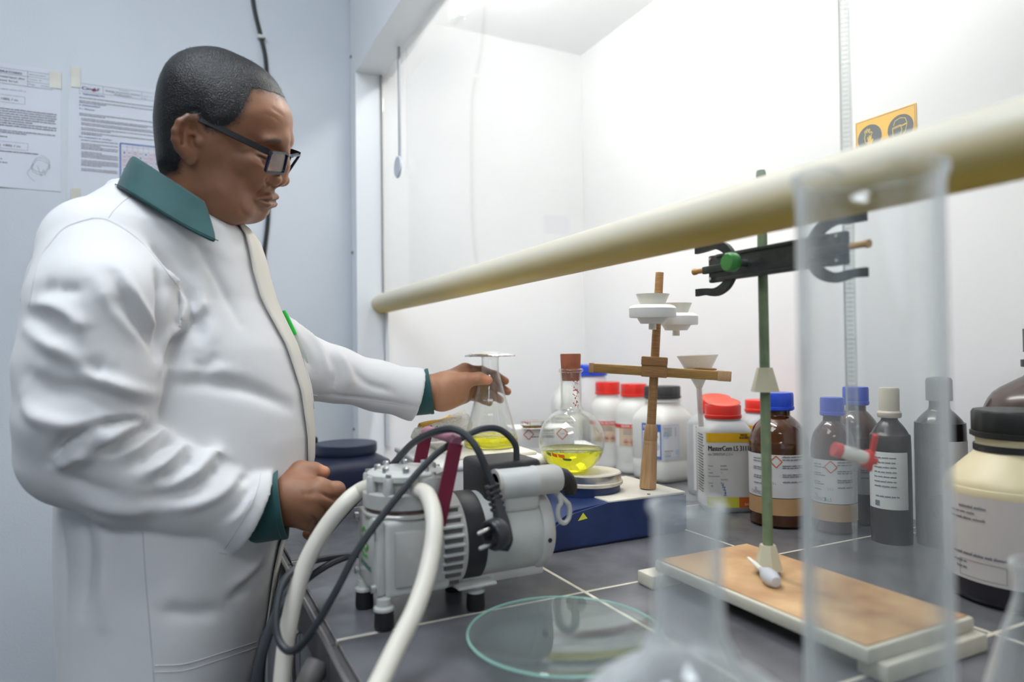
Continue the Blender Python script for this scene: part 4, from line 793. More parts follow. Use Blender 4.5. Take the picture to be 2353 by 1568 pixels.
# ---------------- foreground glassware
gx,gy=.384,.279
oc2=[(.0400,.006),(.0412,.012),(.0415,.03),(.0415,.405),(.0425,.411),(.0440,.415),(.0440,.418)]
gc=thing('graduated_cylinder','tall clear measuring cylinder standing in the foreground','cylinder',(gx,gy,ZB))
n=64; wprof=glass_prof(oc2,.0028,.012); bm=bmesh.new(); revolve(bm,wprof,n,cap=False)
sa=vaz(gx,gy)-math.radians(8)
for v_ in bm.verts:
    if v_.co.z>.385:
        a=math.atan2(v_.co.y,v_.co.x); da=math.atan2(math.sin(a-sa),math.cos(a-sa)); wgt=math.exp(-(da/.28)**2)*((v_.co.z-.385)/.033)**1.5; v_.co.x+=.013*wgt*math.cos(sa); v_.co.y+=.013*wgt*math.sin(sa); v_.co.z-=.010*wgt
fin(bm,'glass_wall',m_glassthick,gc); Lathe('foot',[(0,0),(.060,0),(.062,.003),(.062,.006),(.050,.010),(0,.0118)],m_glassthick,gc,6)
fxx,fyy=gp(1572,.356); rbb=.078
oc3=[(.030,0)]+[(rbb*math.cos(a),.0725+rbb*math.sin(a)) for a in np.linspace(math.radians(-66),math.radians(68),24)]+[tuple(q) for q in spline([np.array(p) for p in ((.0240,.153),(.0190,.163),(.0178,.178),(.0178,.222),(.0195,.226),(.0200,.229),(.0185,.2315))],3)]
flask_on('round_flask','empty round flask blurred in the foreground, cut by the lower frame edge',fxx,fyy,ZB,oc3,.0019,.0025,m_fgflask)
fxx,fyy=gp(2372,.452); oe2=[(.043,0),(.046,.003),(.047,.010)]+[tuple(q) for q in spline([np.array(p) for p in ((.045,.02),(.036,.06),(.025,.105),(.016,.135),(.0135,.145),(.0135,.158),(.016,.162),(.0165,.165),(.0150,.167))],4)]
flask_on('erlenmeyer_flask','empty conical flask at the lower right corner of the view',fxx,fyy,ZB,oe2,.0015,.002,m_glassthick)
wc=G(1297,1466,.912); wg=thing('watch_glass','large round watch glass lying on the tiles in the foreground','watch glass',(wc[0],wc[1],ZB))
R_=.101; pr=[]; 
for i in range(13): a=R_*i/12; pr.append((a,.016*(i/12)**2+.0002))
top=[(a*.985,z+.0032) for a,z in pr][::-1]; m_wg=thin_glass('watch glass',(.90,.955,.94),refl=.14,haze_sheen=.06); Lathe('glass_dish',pr+[(R_+.0012,pr[-1][1]+.0016)]+top,m_wg,wg,72,cap=False)
Tube('rim',[((R_)*math.cos(a),(R_)*math.sin(a),.0180) for a in np.linspace(0,2*math.pi,73)[:-1]],.0013,milky('rim green glass',(.40,.72,.62),.55,.1),wg,8,sp=0,closed=True)
BODY_H=.0021; COAT_H=.0036
# ================================================================== the man
# ---- signed-distance toolkit (numpy) and sparse surface-nets mesher
def smin(a,b,k):
    h=np.clip(.5+.5*(b-a)/k,0,1); return b*(1-h)+a*h-k*h*(1-h)
def smax(a,b,k): return -smin(-a,-b,k)
def cone(p,a,b,ra,rb):
    a=np.asarray(a,float); b=np.asarray(b,float); ba=b-a; t=np.clip(((p-a)@ba)/(ba@ba+1e-12),0,1); return np.linalg.norm(p-a-t[:,None]*ba,axis=1)-(ra+(rb-ra)*t)
def ell(p,c,r,B=None):
    q=p-np.asarray(c)
    if B is not None: q=q@np.asarray(B).T
    r=np.asarray(r,float); k0=np.linalg.norm(q/r,axis=1); k1=np.linalg.norm(q/(r*r),axis=1)+1e-9; return k0*(k0-1)/k1
def mesh_sdf(fn,lo,hi,h,B=12):
    lo=np.asarray(lo,float); hi=np.asarray(hi,float); nb=np.ceil((hi-lo)/(h*B)).astype(int)
    g=np.stack(np.meshgrid(*[np.arange(n) for n in nb],indexing='ij'),-1).reshape(-1,3); c=lo+(g+.5)*h*B
    act=g[np.abs(fn(c))<h*B*1.35]; ar=np.arange(B+1); loc=np.stack(np.meshgrid(ar,ar,ar,indexing='ij'),-1).reshape(-1,3)
    ids=[];vts=[];edges=[]; NX=(nb*B+2).astype(np.int64)
    def gid(ijk): return (ijk[...,0]*NX[1]+ijk[...,1])*NX[2]+ijk[...,2]
    ch=150
    for s in range(0,len(act),ch):
        A=act[s:s+ch]; base=A*B; pts=lo+(base[:,None,:]+loc[None])*h; V=fn(pts.reshape(-1,3)).reshape(len(A),B+1,B+1,B+1)
        Sg=V<0; cs=[(i,j,k) for i in (0,1) for j in (0,1) for k in (0,1)]
        sub=lambda X,o: X[:,o[0]:o[0]+B,o[1]:o[1]+B,o[2]:o[2]+B]
        cnt=sum(sub(Sg,o).astype(np.int8) for o in cs); m=(cnt>0)&(cnt<8)
        w=np.where(m); 
        if len(w[0])==0: continue
        acc=np.zeros((len(w[0]),3)); num=np.zeros(len(w[0])); cv={o:sub(V,o)[w] for o in cs}
        for o in cs:
            for ax in range(3):
                if o[ax]: continue
                o2=list(o); o2[ax]=1; o2=tuple(o2); a=cv[o]; b=cv[o2]; x=(a<0)!=(b<0)
                t=np.where(x,a/(a-b+1e-20),0); q=np.array(o,float)[None]+0*acc; q[:,ax]=t; acc+=np.where(x[:,None],q,0); num+=x
        cell=base[w[0]]+np.stack(w[1:],-1); vts.append(lo+(cell+acc/num[:,None])*h); ids.append(gid(cell))
        for ax in range(3):
            o2=[0,0,0]; o2[ax]=1; a=sub(Sg,(0,0,0)); b=sub(Sg,tuple(o2)); e=np.where(a!=b); cell=base[e[0]]+np.stack(e[1:],-1); edges.append((ax,cell,a[e]))
    ids=np.concatenate(ids); vts=np.concatenate(vts); od=np.argsort(ids); ids=ids[od]; vts=vts[od]; F=[]
    for ax,cell,sg in edges:
        b,c=[(1,2),(2,0),(0,1)][ax]; q=[]
        for db,dc in ((0,0),(-1,0),(-1,-1),(0,-1)):
            k=cell.copy(); k[:,b]+=db; k[:,c]+=dc; q.append(gid(k))
        q=np.stack(q,1); ix=np.searchsorted(ids,q); ix=np.clip(ix,0,len(ids)-1); ok=(ids[ix]==q).all(1); ix=ix[ok]; s2=sg[ok]; ix[~s2]=ix[~s2][:,::-1]; F.append(ix)
    F=np.concatenate(F); return vts,F
def mesh_np(name,v,f,mat,parent,smooth=True):
    me=bpy.data.meshes.new(name); me.vertices.add(len(v)); me.vertices.foreach_set('co',np.asarray(v,np.float32).ravel()); k=f.shape[1]; me.loops.add(f.size); me.loops.foreach_set('vertex_index',f.ravel().astype(np.int32)); me.polygons.add(len(f)); me.polygons.foreach_set('loop_start',np.arange(0,f.size,k,dtype=np.int32)); me.polygons.foreach_set('loop_total',np.full(len(f),k,np.int32)); me.update(calc_edges=True); me.validate()
    me.materials.append(mat); me.polygons.foreach_set('use_smooth',[True]*len(me.polygons)); o=bpy.data.objects.new(name,me); COL.objects.link(o); o.parent=parent; return o
def vnormals(v,f):
    n=np.cross(v[f[:,2]]-v[f[:,0]],v[f[:,3]]-v[f[:,1]]); N=np.zeros_like(v)
    for i in range(4): np.add.at(N,f[:,i],n)
    return N/(np.linalg.norm(N,axis=1)[:,None]+1e-12)
def lap(v,f,it=1,w=None,lam=.5):
    e=np.concatenate([f[:,[0,1]],f[:,[1,2]],f[:,[2,3]],f[:,[3,0]]]); 
    for _ in range(it):
        a=np.zeros_like(v); c=np.zeros(len(v)); np.add.at(a,e[:,0],v[e[:,1]]); np.add.at(a,e[:,1],v[e[:,0]]); np.add.at(c,e[:,0],1); np.add.at(c,e[:,1],1); d=(a/np.maximum(c,1)[:,None]-v)*lam
        v=v+(d if w is None else d*w[:,None])
    return v
def strokes(v,f,items,sym=None):
    tree=BVHTree.FromPolygons(v.tolist(),f.tolist()); N=vnormals(v,f); D=np.zeros(len(v)); masks=[]
    for amp,wd,px in items:
        q=spline([np.array(p,float) for p in px],10) if len(px)>2 else [np.array(px[0])+(np.array(px[1])-np.array(px[0]))*t for t in np.linspace(0,1,12)]
        pts=[]; ta=[]
        for i,(x,y) in enumerate(q):
            r=ray(x,y); h=tree.ray_cast(Vector(CAM),Vector(r).normalized())
            if h[0] is not None: pts.append(np.array(h[0])); ta.append(min(1,.25+3.2*min(i,len(q)-1-i)/len(q)))
        if len(pts)<2: masks.append(np.zeros(len(v))); continue
        sets=[np.array(pts)]
        if sym is not None: sets.append(sym(np.array(pts)))
        mk=np.zeros(len(v)); ta=np.array(ta)
        for pp_ in sets:
            idx=np.where(((v>pp_.min(0)-wd*3)&(v<pp_.max(0)+wd*3)).all(1))[0]
            if not len(idx): continue
            a=pp_[:-1]; b=pp_[1:]; best=np.full(len(idx),9.); tt=np.zeros(len(idx))
            for k in range(len(a)):
                e=b[k]-a[k]; t=np.clip(((v[idx]-a[k])@e)/(e@e+1e-12),0,1); dd=np.linalg.norm(v[idx]-a[k]-t[:,None]*e,axis=1); m=dd<best; best[m]=dd[m]; tt[m]=ta[k]
            mk[idx]=np.maximum(mk[idx],np.exp(-(best/wd)**2)*tt)
        D+=amp*mk; masks.append(mk)
    return v+N*D[:,None],masks
# ---- frames
MANX,MANY=-.005,1.122
man=thing('person','person in white lab coat and glasses looking down, one hand on the conical flask','person',(MANX,MANY,0)); MO=Vector((MANX,MANY,0))
def mm(o): o.location=-MO; return o
Zv=np.array([0,0,1.])
BB=math.radians(15); bf=np.array([math.cos(BB),-math.sin(BB),0]); bl=np.array([math.sin(BB),math.cos(BB),0]); BC=np.array([MANX,MANY,0])
BH=math.radians(22); HD=.968; KC=HD/FPX/2.904
def hpix(x,y): return 300+x/2.904,60+y/2.904
HC=P(*hpix(620,720),HD); rayh=ray(*hpix(620,720)); rayh=np.array([rayh[0],rayh[1],0]); rayh/=np.linalg.norm(rayh); rh=np.array([rayh[1],-rayh[0],0])
hF=rh*math.cos(BH)-rayh*math.sin(BH); hL=np.cross(Zv,hF); RO_=math.radians(13); hL,hW=hL*math.cos(RO_)+Zv*math.sin(RO_),Zv*math.cos(RO_)-hL*math.sin(RO_)
def toH(p): q=p-HC; return np.stack([q@hF,q@hL,q@hW],1)
def fromH(u,v,w): return HC+hF*u+hL*v+hW*w
def hu(x,y,v=0.):  # seen at crop (x,y) on the near side with lateral offset v -> (u,w)
    r=ray(*hpix(x,y)); o=CAM-HC; t=(-v-o@hL)/(r@hL); q=o+r*t; return float(q@hF),float(q@hW)
def himg(u,v,w):
    p=HC+np.outer(u,hF)-np.outer(np.abs(v),hL)+np.outer(w,hW)-CAM; z=p@FW; return ((1176.5+FPX*(p@RT)/z)-300)*2.904,((784-FPX*(p@UP)/z)-60)*2.904
# ---- head profile (without nose), inflated
prof=[(520,122),(430,130),(335,165),(262,225),(215,305),(186,385),(170,470),(160,560),(155,620),(160,720),(168,810),(176,900),(190,1000),(215,1100),(240,1250),(255,1420),(300,1520),(560,1520),(600,1440),(610,1360),(640,1320),(690,1328),(760,1332),(825,1325),(870,1308),(898,1284),(912,1258),(925,1236),(940,1222),(950,1205),(946,1175),(952,1150),(960,1120),(964,1090),(968,1050),(985,1000),(1005,930),(1028,860),(1058,800),(1074,740),(1080,690),(1082,630),(1074,575),(1056,525),(1026,468),(986,395),(938,328),(878,268),(798,216),(700,170),(605,132)]
hsc=lambda x,y:(900+(x-900)*(.912 if x<900 else .94),800+(y-800)*(.945 if y<800 else .985))
pc=np.array(spline([np.array(hu(*hsc(x,y))) for x,y in prof+[prof[0]]],3)[:-1])
gu=np.arange(-.125,.125,.0015); gw=np.arange(-.20,.145,.0015); GU,GW=np.meshgrid(gu,gw,indexing='ij'); q=np.stack([GU.ravel(),GW.ravel()],1)
a_=pc; b_=np.roll(pc,-1,0); dm=np.full(len(q),1e9); ins=np.zeros(len(q),bool)
for A,B in zip(a_,b_):
    e=B-A; t=np.clip(((q-A)@e)/(e@e+1e-12),0,1); dm=np.minimum(dm,np.linalg.norm(q-A-t[:,None]*e,axis=1)); c=((A[1]>q[:,1])!=(B[1]>q[:,1]))&(q[:,0]<(B[0]-A[0])*(q[:,1]-A[1])/(B[1]-A[1]+1e-12)+A[0]); ins^=c
PHI=np.where(ins,dm,-dm).reshape(GU.shape)
def bil(u,w):
    i=np.clip((u-gu[0])/.0015,0,len(gu)-1.01); j=np.clip((w-gw[0])/.0015,0,len(gw)-1.01); i0=i.astype(int); j0=j.astype(int); a=i-i0; b=j-j0
    return PHI[i0,j0]*(1-a)*(1-b)+PHI[i0+1,j0]*a*(1-b)+PHI[i0,j0+1]*(1-a)*b+PHI[i0+1,j0+1]*a*b
def sstep(x,a,b): t=np.clip((x-a)/(b-a),0,1); return t*t*(3-2*t)
def U(x,y,v=0.): a,b=hu(x,y,v); return np.array([a,v,b])
def finger(p,J,R,k=.004):
    d=None
    for a,b,ra,rb in zip(J,J[1:],R,R[1:]):
        c=cone(p,a,b,ra,rb); d=c if d is None else smin(d,c,k)
    return d
def headsdf(P3,split=False):
    H=toH(P3); u,v,w=H[:,0],np.abs(H[:,1]),H[:,2]; ph=bil(u,w)
    # half width: cranium wide, temples and jaw narrower
    low=sstep(-w,.005,.075); fr=sstep(u,.02,.085); Wm=.0775-.010*low-.008*fr*(1-low)-.006*sstep(-w,.10,.15)+.002*sstep(-u,.0,.05)
    R=.074-.012*low+(.055-.035*sstep(w,-.01,.03))*sstep(u,.0,.06)
    pe=2.25-.52*sstep(u,.0,.05)*sstep(-w,-.02,.03); d=(((v/Wm)**pe+np.clip(1-np.minimum(ph/R,1),0,9)**pe)**(1/pe)-1)*.070
    h=np.stack([u,v,w],1)
    A=lambda c,r:ell(h,c,r)
    d=smin(d,A(U(845,985,.036),(.013,.012,.017)),.022)          # cheek
    d=smin(d,A(U(560,1130,.052),(.034,.016,.030)),.022)          # jaw muscle
    d=smin(d,A(U(690,1235,.036),(.022,.016,.015)),.022)          # jowl
    d=smin(d,cone(h,U(1000,760,.012),U(905,768,.040),.0080,.0050),.014)  # brow
    d=smin(d,A(U(800,905,.050),(.017,.009,.011)),.018)           # zygomatic
    d=smax(d,-ell(h,U(925,862,.036),(.017,.019,.0125)),.010)       # socket
    d=smin(d,A(U(868,862,.034),(.0125,.0145,.0115)),.004)         # lid over eyeball
    d=smin(d,cone(h,U(915,905,.022),U(845,885,.047),.0045,.0035),.005)   # lower lid bag
    # nose
    d=smin(d,cone(h,U(1020,850),U(1012,930),.0075,.0095),.010); d=smin(d,cone(h,U(1010,930),U(988,1008),.0095,.0132),.008)
    d=smin(d,A(U(950,1024,.0185),(.0125,.0088,.0098)),.006)       # ala
    d=smax(d,-A(U(965,1050,.0080),(.0065,.0042,.0045)),.003)      # nostril
    # lips
    mc=U(840,1157,.0315)
    up=smin(cone(h,U(945,1137),U(925,1141,.013),.0052,.0048),cone(h,U(925,1141,.013),mc,.0048,.0030),.004); lo_=smin(cone(h,U(930,1184),U(908,1182,.014),.0066,.0060),cone(h,U(908,1182,.014),mc,.0058,.0032),.004)
    d=smin(d,np.minimum(up,lo_),.0025)
    # ear (slightly flared)
    E0=U(372,750,.083)
    he=h.copy(); eh=[U(452,660,.073),U(430,618,.079),U(385,610,.087),U(330,640,.093),U(300,700,.095),U(298,760,.094),U(320,815,.089),U(350,850,.084)]
    ear=cone(h,eh[0],eh[1],.0042,.0046)
    for a,b in zip(eh[1:],eh[2:]): ear=smin(ear,cone(h,a,b,.0047,.0047),.003)
    ear=smin(ear,A(U(398,878,.0775),(.0090,.0050,.0105)),.006)    # lobe
    ear=smin(ear,cone(h,U(380,690,.078),U(375,800,.0765),.0105,.0095),.012)   # conchal plate
    ear=smin(ear,cone(h,U(345,690,.081),U(350,800,.080),.0050,.0045),.005)    # antihelix
    ear=smin(ear,cone(h,U(440,680,.068),U(430,860,.066),.008,.008),.008)
    if split: return d,ear
    d=smin(d,ear,.005)
    d=smax(d,-ell(h,U(418,752,.0855),(.0085,.0125,.0150)),.003); d=smax(d,-ell(h,U(415,678,.0865),(.0070,.0085,.0080)),.003)   # concha and fossa
    d=smax(d,-finger(h,[U(395,645,.0905),U(352,668,.0915),U(332,720,.0915),U(338,785,.0890)],[.0030,.0032,.0030,.0022]),.0025)       # scapha
    d=smin(d,A(U(452,772,.0765),(.0055,.0045,.0070)),.004); d=smin(d,cone(h,U(372,712,.0815),U(440,722,.0765),.0022,.0020),.003)   # tragus, crus
    return d
# ---- body limbs
shR,elR,wrR=P(235,600,.875),P(145,1050,.825),P(632,1150,.945)
shL,elL,wrL=P(525,775,1.13),P(685,845,1.205),P(992,899,1.275)
chest=BC+np.array([0,0,1.25])-bf*.02; neckb=P(395,560,1.0)
Q=P
RW=P(640,1154,.945)
rmc=[P(730,1122,.930),P(733,1146,.925),P(723,1170,.928),P(705,1194,.938)]
rf_=[[rmc[0],P(774,1126,.940),P(777,1146,.966),P(757,1152,.976)],[rmc[1],P(772,1160,.940),P(768,1184,.965),P(747,1184,.974)],[rmc[2],P(756,1190,.944),P(748,1212,.968),P(730,1206,.976)],[rmc[3],P(731,1222,.952),P(722,1236,.970),P(706,1228,.976)]]
rfr=[[.0125,.0118,.0098,.0085],[.0125,.0118,.0100,.0085],[.0120,.0108,.0092,.0080],[.0108,.0098,.0084,.0072]]
def handR(p):
    d=cone(p,RW,P(668,1142,.94),.030,.029)
    for m,r in zip(rmc,(.0175,.0180,.0175,.0160)): d=smin(d,cone(p,P(662,1142,.942)+(m-rmc[1])*.45,m,.020,r*.82),.020)
    fg=None
    for J,R in zip(rf_,rfr):
        c=finger(p,J,[r*.95 for r in R]); fg=c if fg is None else smin(fg,c,.0015)
    d=smin(d,fg,.006)
    d=smin(d,finger(p,[P(660,1112,.955),P(692,1084,.958),P(722,1083,.966),P(744,1086,.972)],[.020,.0150,.0122,.0092]),.016)
    for m in rmc: d=smin(d,np.linalg.norm(p-(m+(m-RW)*0-rayh*.003),axis=1)-.0105,.010)
    return d
LW=P(996,897,1.272)
lmc=[P(1068,852,1.318),P(1072,872,1.322),P(1070,892,1.320),P(1064,910,1.312)]
lf_=[[lmc[0],P(1106,853,1.338),P(1138,863,1.340),P(1161,876,1.330)],[lmc[1],P(1112,877,1.344),P(1145,889,1.345),P(1166,900,1.333)],[lmc[2],P(1104,897,1.346),P(1134,910,1.352),P(1150,919,1.350)],[lmc[3],P(1090,911,1.338),P(1112,920,1.345),P(1124,926,1.345)]]
lfr=[[.0120,.0100,.0088,.0076],[.0120,.0104,.0090,.0078],[.0115,.0100,.0086,.0076],[.0105,.0090,.0078,.0070]]
def handL(p):
    d=cone(p,LW,P(1020,896,1.275),.0275,.0290)
    for i,(m,r) in enumerate(zip(lmc,(.0150,.0160,.0155,.0145))): d=smin(d,cone(p,P(1018,897,1.280)+(m-lmc[1])*.5,m,.0200,r),.020)
    for J,R in zip(lf_,lfr): d=smin(d,finger(p,J,R),.006)
    d=smin(d,cone(p,P(1022,905,1.268),P(1052,902,1.275),.0210,.0195),.018)   # heel of the hand
    d=smin(d,finger(p,[P(1028,884,1.266),P(1070,874,1.270),P(1101,870,1.274),P(1121,874,1.2765)],[.0200,.0145,.0115,.0088]),.014)
    return d
def bodysdf(p):
    big=np.full(len(p),.3); out=big.copy()
    def reg(fn,c,r):
        m=np.linalg.norm(p-c,axis=1)<r; o=big.copy(); 
        if m.any(): o[m]=fn(p[m])
        return o
    limb=reg(lambda p:smin(cone(p,shR,elR,.046,.042),cone(p,elR,wrR,.042,.029),.02),(shR+elR+wrR)/3,.42); l2=reg(lambda p:smin(cone(p,shL,elL,.046,.042),cone(p,elL,wrL,.040,.028),.02),(shL+wrL)/2,.38)
    tor=cone(p,chest,neckb,.06,.062); tor=smin(tor,cone(p,chest,shR,.05,.050),.03); tor=smin(tor,cone(p,chest,shL,.05,.050),.03); tor=smin(tor,cone(p,chest,BC+np.array([.01,0,.80]),.06,.07),.03)
    d=smin(smin(tor,limb,.03),l2,.03); nk=cone(p,P(425,500,.985),P(400,560,1.0),.058,.066); d=smin(d,nk,.03)
    d=smin(d,reg(headsdf,HC-np.array([0,0,.03]),.235),.012); d=smin(d,reg(handR,P(705,1150,.95),.16),.006); d=smin(d,reg(handL,P(1070,890,1.30),.17),.006)
    return d
def skin_mat():
    m=M('skin deep brown',(.275,.122,.064),.38,var=.10,vs=38,bump=.25,bs=1300,sss=.08,spec=.55,col2=(.315,.145,.078)); nt=m.node_tree; b=nt.nodes['Principled BSDF']
    src=b.inputs['Base Color'].links[0].from_socket; at=nt.nodes.new('ShaderNodeAttribute'); at.attribute_name='tint'; mx=nt.nodes.new('ShaderNodeMix'); mx.data_type='RGBA'; mx.blend_type='MULTIPLY'; mx.inputs[0].default_value=1
    nt.links.new(src,mx.inputs[6]); nt.links.new(at.outputs['Color'],mx.inputs[7]); nt.links.new(mx.outputs[2],b.inputs['Base Color']); return m
BLO,BHI=globals().get('BBOX',((-.45,.70,.70),(.62,1.42,1.72)))
bv,bfc=mesh_sdf(bodysdf,BLO,BHI,BODY_H)
def hx_(*a): return [hpix(x,y) for x,y in a]
symH=lambda q:(lambda h:HC+np.outer(h[:,0],hF)-np.outer(h[:,1],hL)+np.outer(h[:,2],hW))(toH(q))
HS_=[(-.0030,.0026,[(736,1133),(757,1143),(776,1148)]),(-.0030,.0026,[(733,1161),(750,1176),(764,1184)]),(-.0030,.0026,[(714,1184),(728,1202),(741,1214)]),(-.0016,.003,[(690,1096),(715,1100),(738,1103)]),(.0014,.005,[(690,1130),(712,1126),(730,1122)]),(.0014,.005,[(688,1146),(712,1146),(732,1146)]),(-.0010,.002,[(1074,858),(1078,866)]),(-.0010,.0018,[(1094,865),(1096,874)]),(-.0010,.0020,[(1040,880),(1052,895),(1052,915)]),(-.0008,.0015,[(1005,880),(1008,900),(1004,920)])]
bv,_=strokes(bv,bfc,HS_)
bv,fmk=strokes(bv,bfc,[(-.0022,.0020,hx_((820,842),(860,866),(900,888),(925,905))),(-.0012,.0018,hx_((835,828),(880,848),(915,862))),(-.0010,.0022,hx_((825,880),(865,915),(905,935))),(.0010,.0030,hx_((850,850),(885,870),(910,880))),
 (-.0016,.0040,hx_((905,1052),(870,1090),(835,1130))),(-.0008,.0025,hx_((985,820),(990,850),(985,880))),(-.0006,.003,hx_((880,590),(940,600),(1000,640))),(-.0007,.003,hx_((930,540),(980,570),(1020,600))),(-.0012,.004,hx_((720,1200),(760,1260),(830,1300))),(-.0010,.003,hx_((925,1228),(890,1240),(860,1235))),(-.0030,.0019,hx_((840,1157),(880,1165),(920,1170),(955,1170),(966,1164))),(.0008,.0042,hx_((880,772),(946,764),(986,771),(1012,783))),(-.0022,.0022,hx_((918,1000),(904,1035),(922,1066),(955,1076)))],symH)
H=toH(bv); 
# signed distance to hairline polygon in the near-side image frame
hair=np.array([(1034,480),(985,452),(905,425),(815,412),(795,440),(775,500),(735,580),(690,635),(640,660),(580,675),(545,685),(505,672),(480,640),(450,600),(390,590),(320,620),(285,690),(285,760),(310,830),(330,900),(310,960),(230,985),(120,990),(40,700),(60,200),(500,20),(900,120),(1100,400)],float)
def polysd(x,y,poly):
    q=np.stack([x,y],1); dm=np.full(len(q),1e9); ins=np.zeros(len(q),bool)
    for A,B in zip(poly,np.roll(poly,-1,0)):
        e=B-A; t=np.clip(((q-A)@e)/(e@e+1e-12),0,1); dm=np.minimum(dm,np.linalg.norm(q-A-t[:,None]*e,axis=1)); ins^=((A[1]>q[:,1])!=(B[1]>q[:,1]))&(q[:,0]<(B[0]-A[0])*(q[:,1]-A[1])/(B[1]-A[1]+1e-12)+A[0])
    return np.where(ins,dm,-dm)*KC
near=np.linalg.norm(bv-HC,axis=1)<.19
hs=np.full(len(bv),-1.); hx,hy=himg(H[near,0],H[near,1],H[near,2]); hs[near]=polysd(hx,hy,hair)
# nothing grows on the ear itself
tint=np.ones((len(bv),4)); 
def blend(mask,c):
    global tint; tint[:,:3]=tint[:,:3]*(1-mask[:,None])+np.array(c)*mask[:,None]
stub=np.zeros(len(bv)); stub[near]=sstep(hs[near],-.012,.004); blend(stub,(.28,.33,.42))
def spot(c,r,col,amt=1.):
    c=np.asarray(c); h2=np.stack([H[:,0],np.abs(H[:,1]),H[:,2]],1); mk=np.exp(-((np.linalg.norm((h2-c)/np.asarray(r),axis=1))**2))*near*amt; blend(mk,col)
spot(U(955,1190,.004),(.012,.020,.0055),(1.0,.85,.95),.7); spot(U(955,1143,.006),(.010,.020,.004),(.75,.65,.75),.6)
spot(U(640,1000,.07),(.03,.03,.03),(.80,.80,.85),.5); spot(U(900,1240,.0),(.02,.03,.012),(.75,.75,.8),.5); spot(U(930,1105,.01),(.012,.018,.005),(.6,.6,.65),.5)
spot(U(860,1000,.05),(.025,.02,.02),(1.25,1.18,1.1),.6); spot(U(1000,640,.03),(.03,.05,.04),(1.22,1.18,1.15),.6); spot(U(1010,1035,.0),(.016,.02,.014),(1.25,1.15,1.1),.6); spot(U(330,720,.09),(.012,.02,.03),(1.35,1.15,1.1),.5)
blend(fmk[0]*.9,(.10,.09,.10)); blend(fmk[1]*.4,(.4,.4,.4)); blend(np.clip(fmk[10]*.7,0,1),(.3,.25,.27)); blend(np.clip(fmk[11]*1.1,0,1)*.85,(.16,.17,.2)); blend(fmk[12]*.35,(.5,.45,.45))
palm=sstep(-((bv-P(1040,895,1.28))@rayh)+.0*bv[:,0],-.012,.012)*(np.linalg.norm(bv-P(1050,900,1.28),axis=1)<.085); blend(palm*.75,(1.75,1.85,1.9))
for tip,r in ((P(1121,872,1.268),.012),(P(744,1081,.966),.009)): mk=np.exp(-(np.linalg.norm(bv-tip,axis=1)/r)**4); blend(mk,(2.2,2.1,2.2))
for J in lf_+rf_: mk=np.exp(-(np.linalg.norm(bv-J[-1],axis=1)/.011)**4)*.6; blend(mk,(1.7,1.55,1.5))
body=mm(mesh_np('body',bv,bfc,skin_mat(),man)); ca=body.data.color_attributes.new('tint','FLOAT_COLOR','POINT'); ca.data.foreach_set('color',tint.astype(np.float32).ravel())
# ---- hair: cropped shell plus short strands
N=vnormals(bv,bfc); notear=np.zeros(len(bv),bool); hd_,ed_=headsdf(bv[near],True); notear[near]=(hd_<.0022)
hm=(hs>-.001)&notear; fm=hm[bfc].all(1); hf=bfc[fm]; idx=np.unique(hf); rem=np.full(len(bv),-1); rem[idx]=np.arange(len(idx)); off=(.0006+.0022*sstep(hs[idx],-.001,.016)); hv=bv[idx]+N[idx]*off[:,None]
rng=np.random.default_rng(5); hf2=rem[hf]
m_hair=M('cropped hair',(.0035,.003,.003),.30,var=.5,vs=350,bump=.75,bs=620,spec=.6,col2=(.010,.009,.009),lo=.45,hi=.75)
hairo=mm(mesh_np('hair',hv,hf2,m_hair,man))
bm_=((hs>-.010)&(hs<.001)&notear)[bfc].all(1); bfd=np.where(bm_)[0]; fz=hs[bfc[bfd,0]]; bfd=bfd[rng.random(len(bfd))<np.clip((fz+.010)/.011,0,1)**1.5]; hall=np.concatenate([hf,bfc[bfd]]); ns=30000+min(7000,len(bfd)*2); pick=np.concatenate([rng.integers(0,len(hf),30000),len(hf)+rng.integers(0,max(1,len(bfd)),ns-30000)]); hf_s=hf; hf=hall; cpt=bv[hf[pick]].mean(1)+rng.normal(0,.0008,(ns,3)); nn=N[hf[pick,0]]; oo=(.0004+.0022*sstep(hs[hf[pick,0]],-.001,.016))
flow=hF*.55-Zv*.8; fl=flow-nn*(nn@flow)[:,None]; fl/=np.linalg.norm(fl,axis=1)[:,None]+1e-9; fl=fl+rng.normal(0,.25,(ns,3)); side=np.cross(nn,fl); side/=np.linalg.norm(side,axis=1)[:,None]+1e-9
b0=cpt+nn*oo[:,None]*.8; tipp=b0+fl*rng.uniform(.0012,.0030,ns)[:,None]+nn*rng.uniform(.0001,.0007,ns)[:,None]; wd=.00022
sv=np.stack([b0-side*wd,b0+side*wd,tipp],1).reshape(-1,3); sf=np.arange(ns*3).reshape(-1,3); so=mm(mesh_np('hair_strand',sv,sf,M('hair strand',(.006,.0055,.006),.28,var=.4,vs=300,spec=.6),man)); so['kind']='stuff'; so.parent=hairo; so.location=(0,0,0)
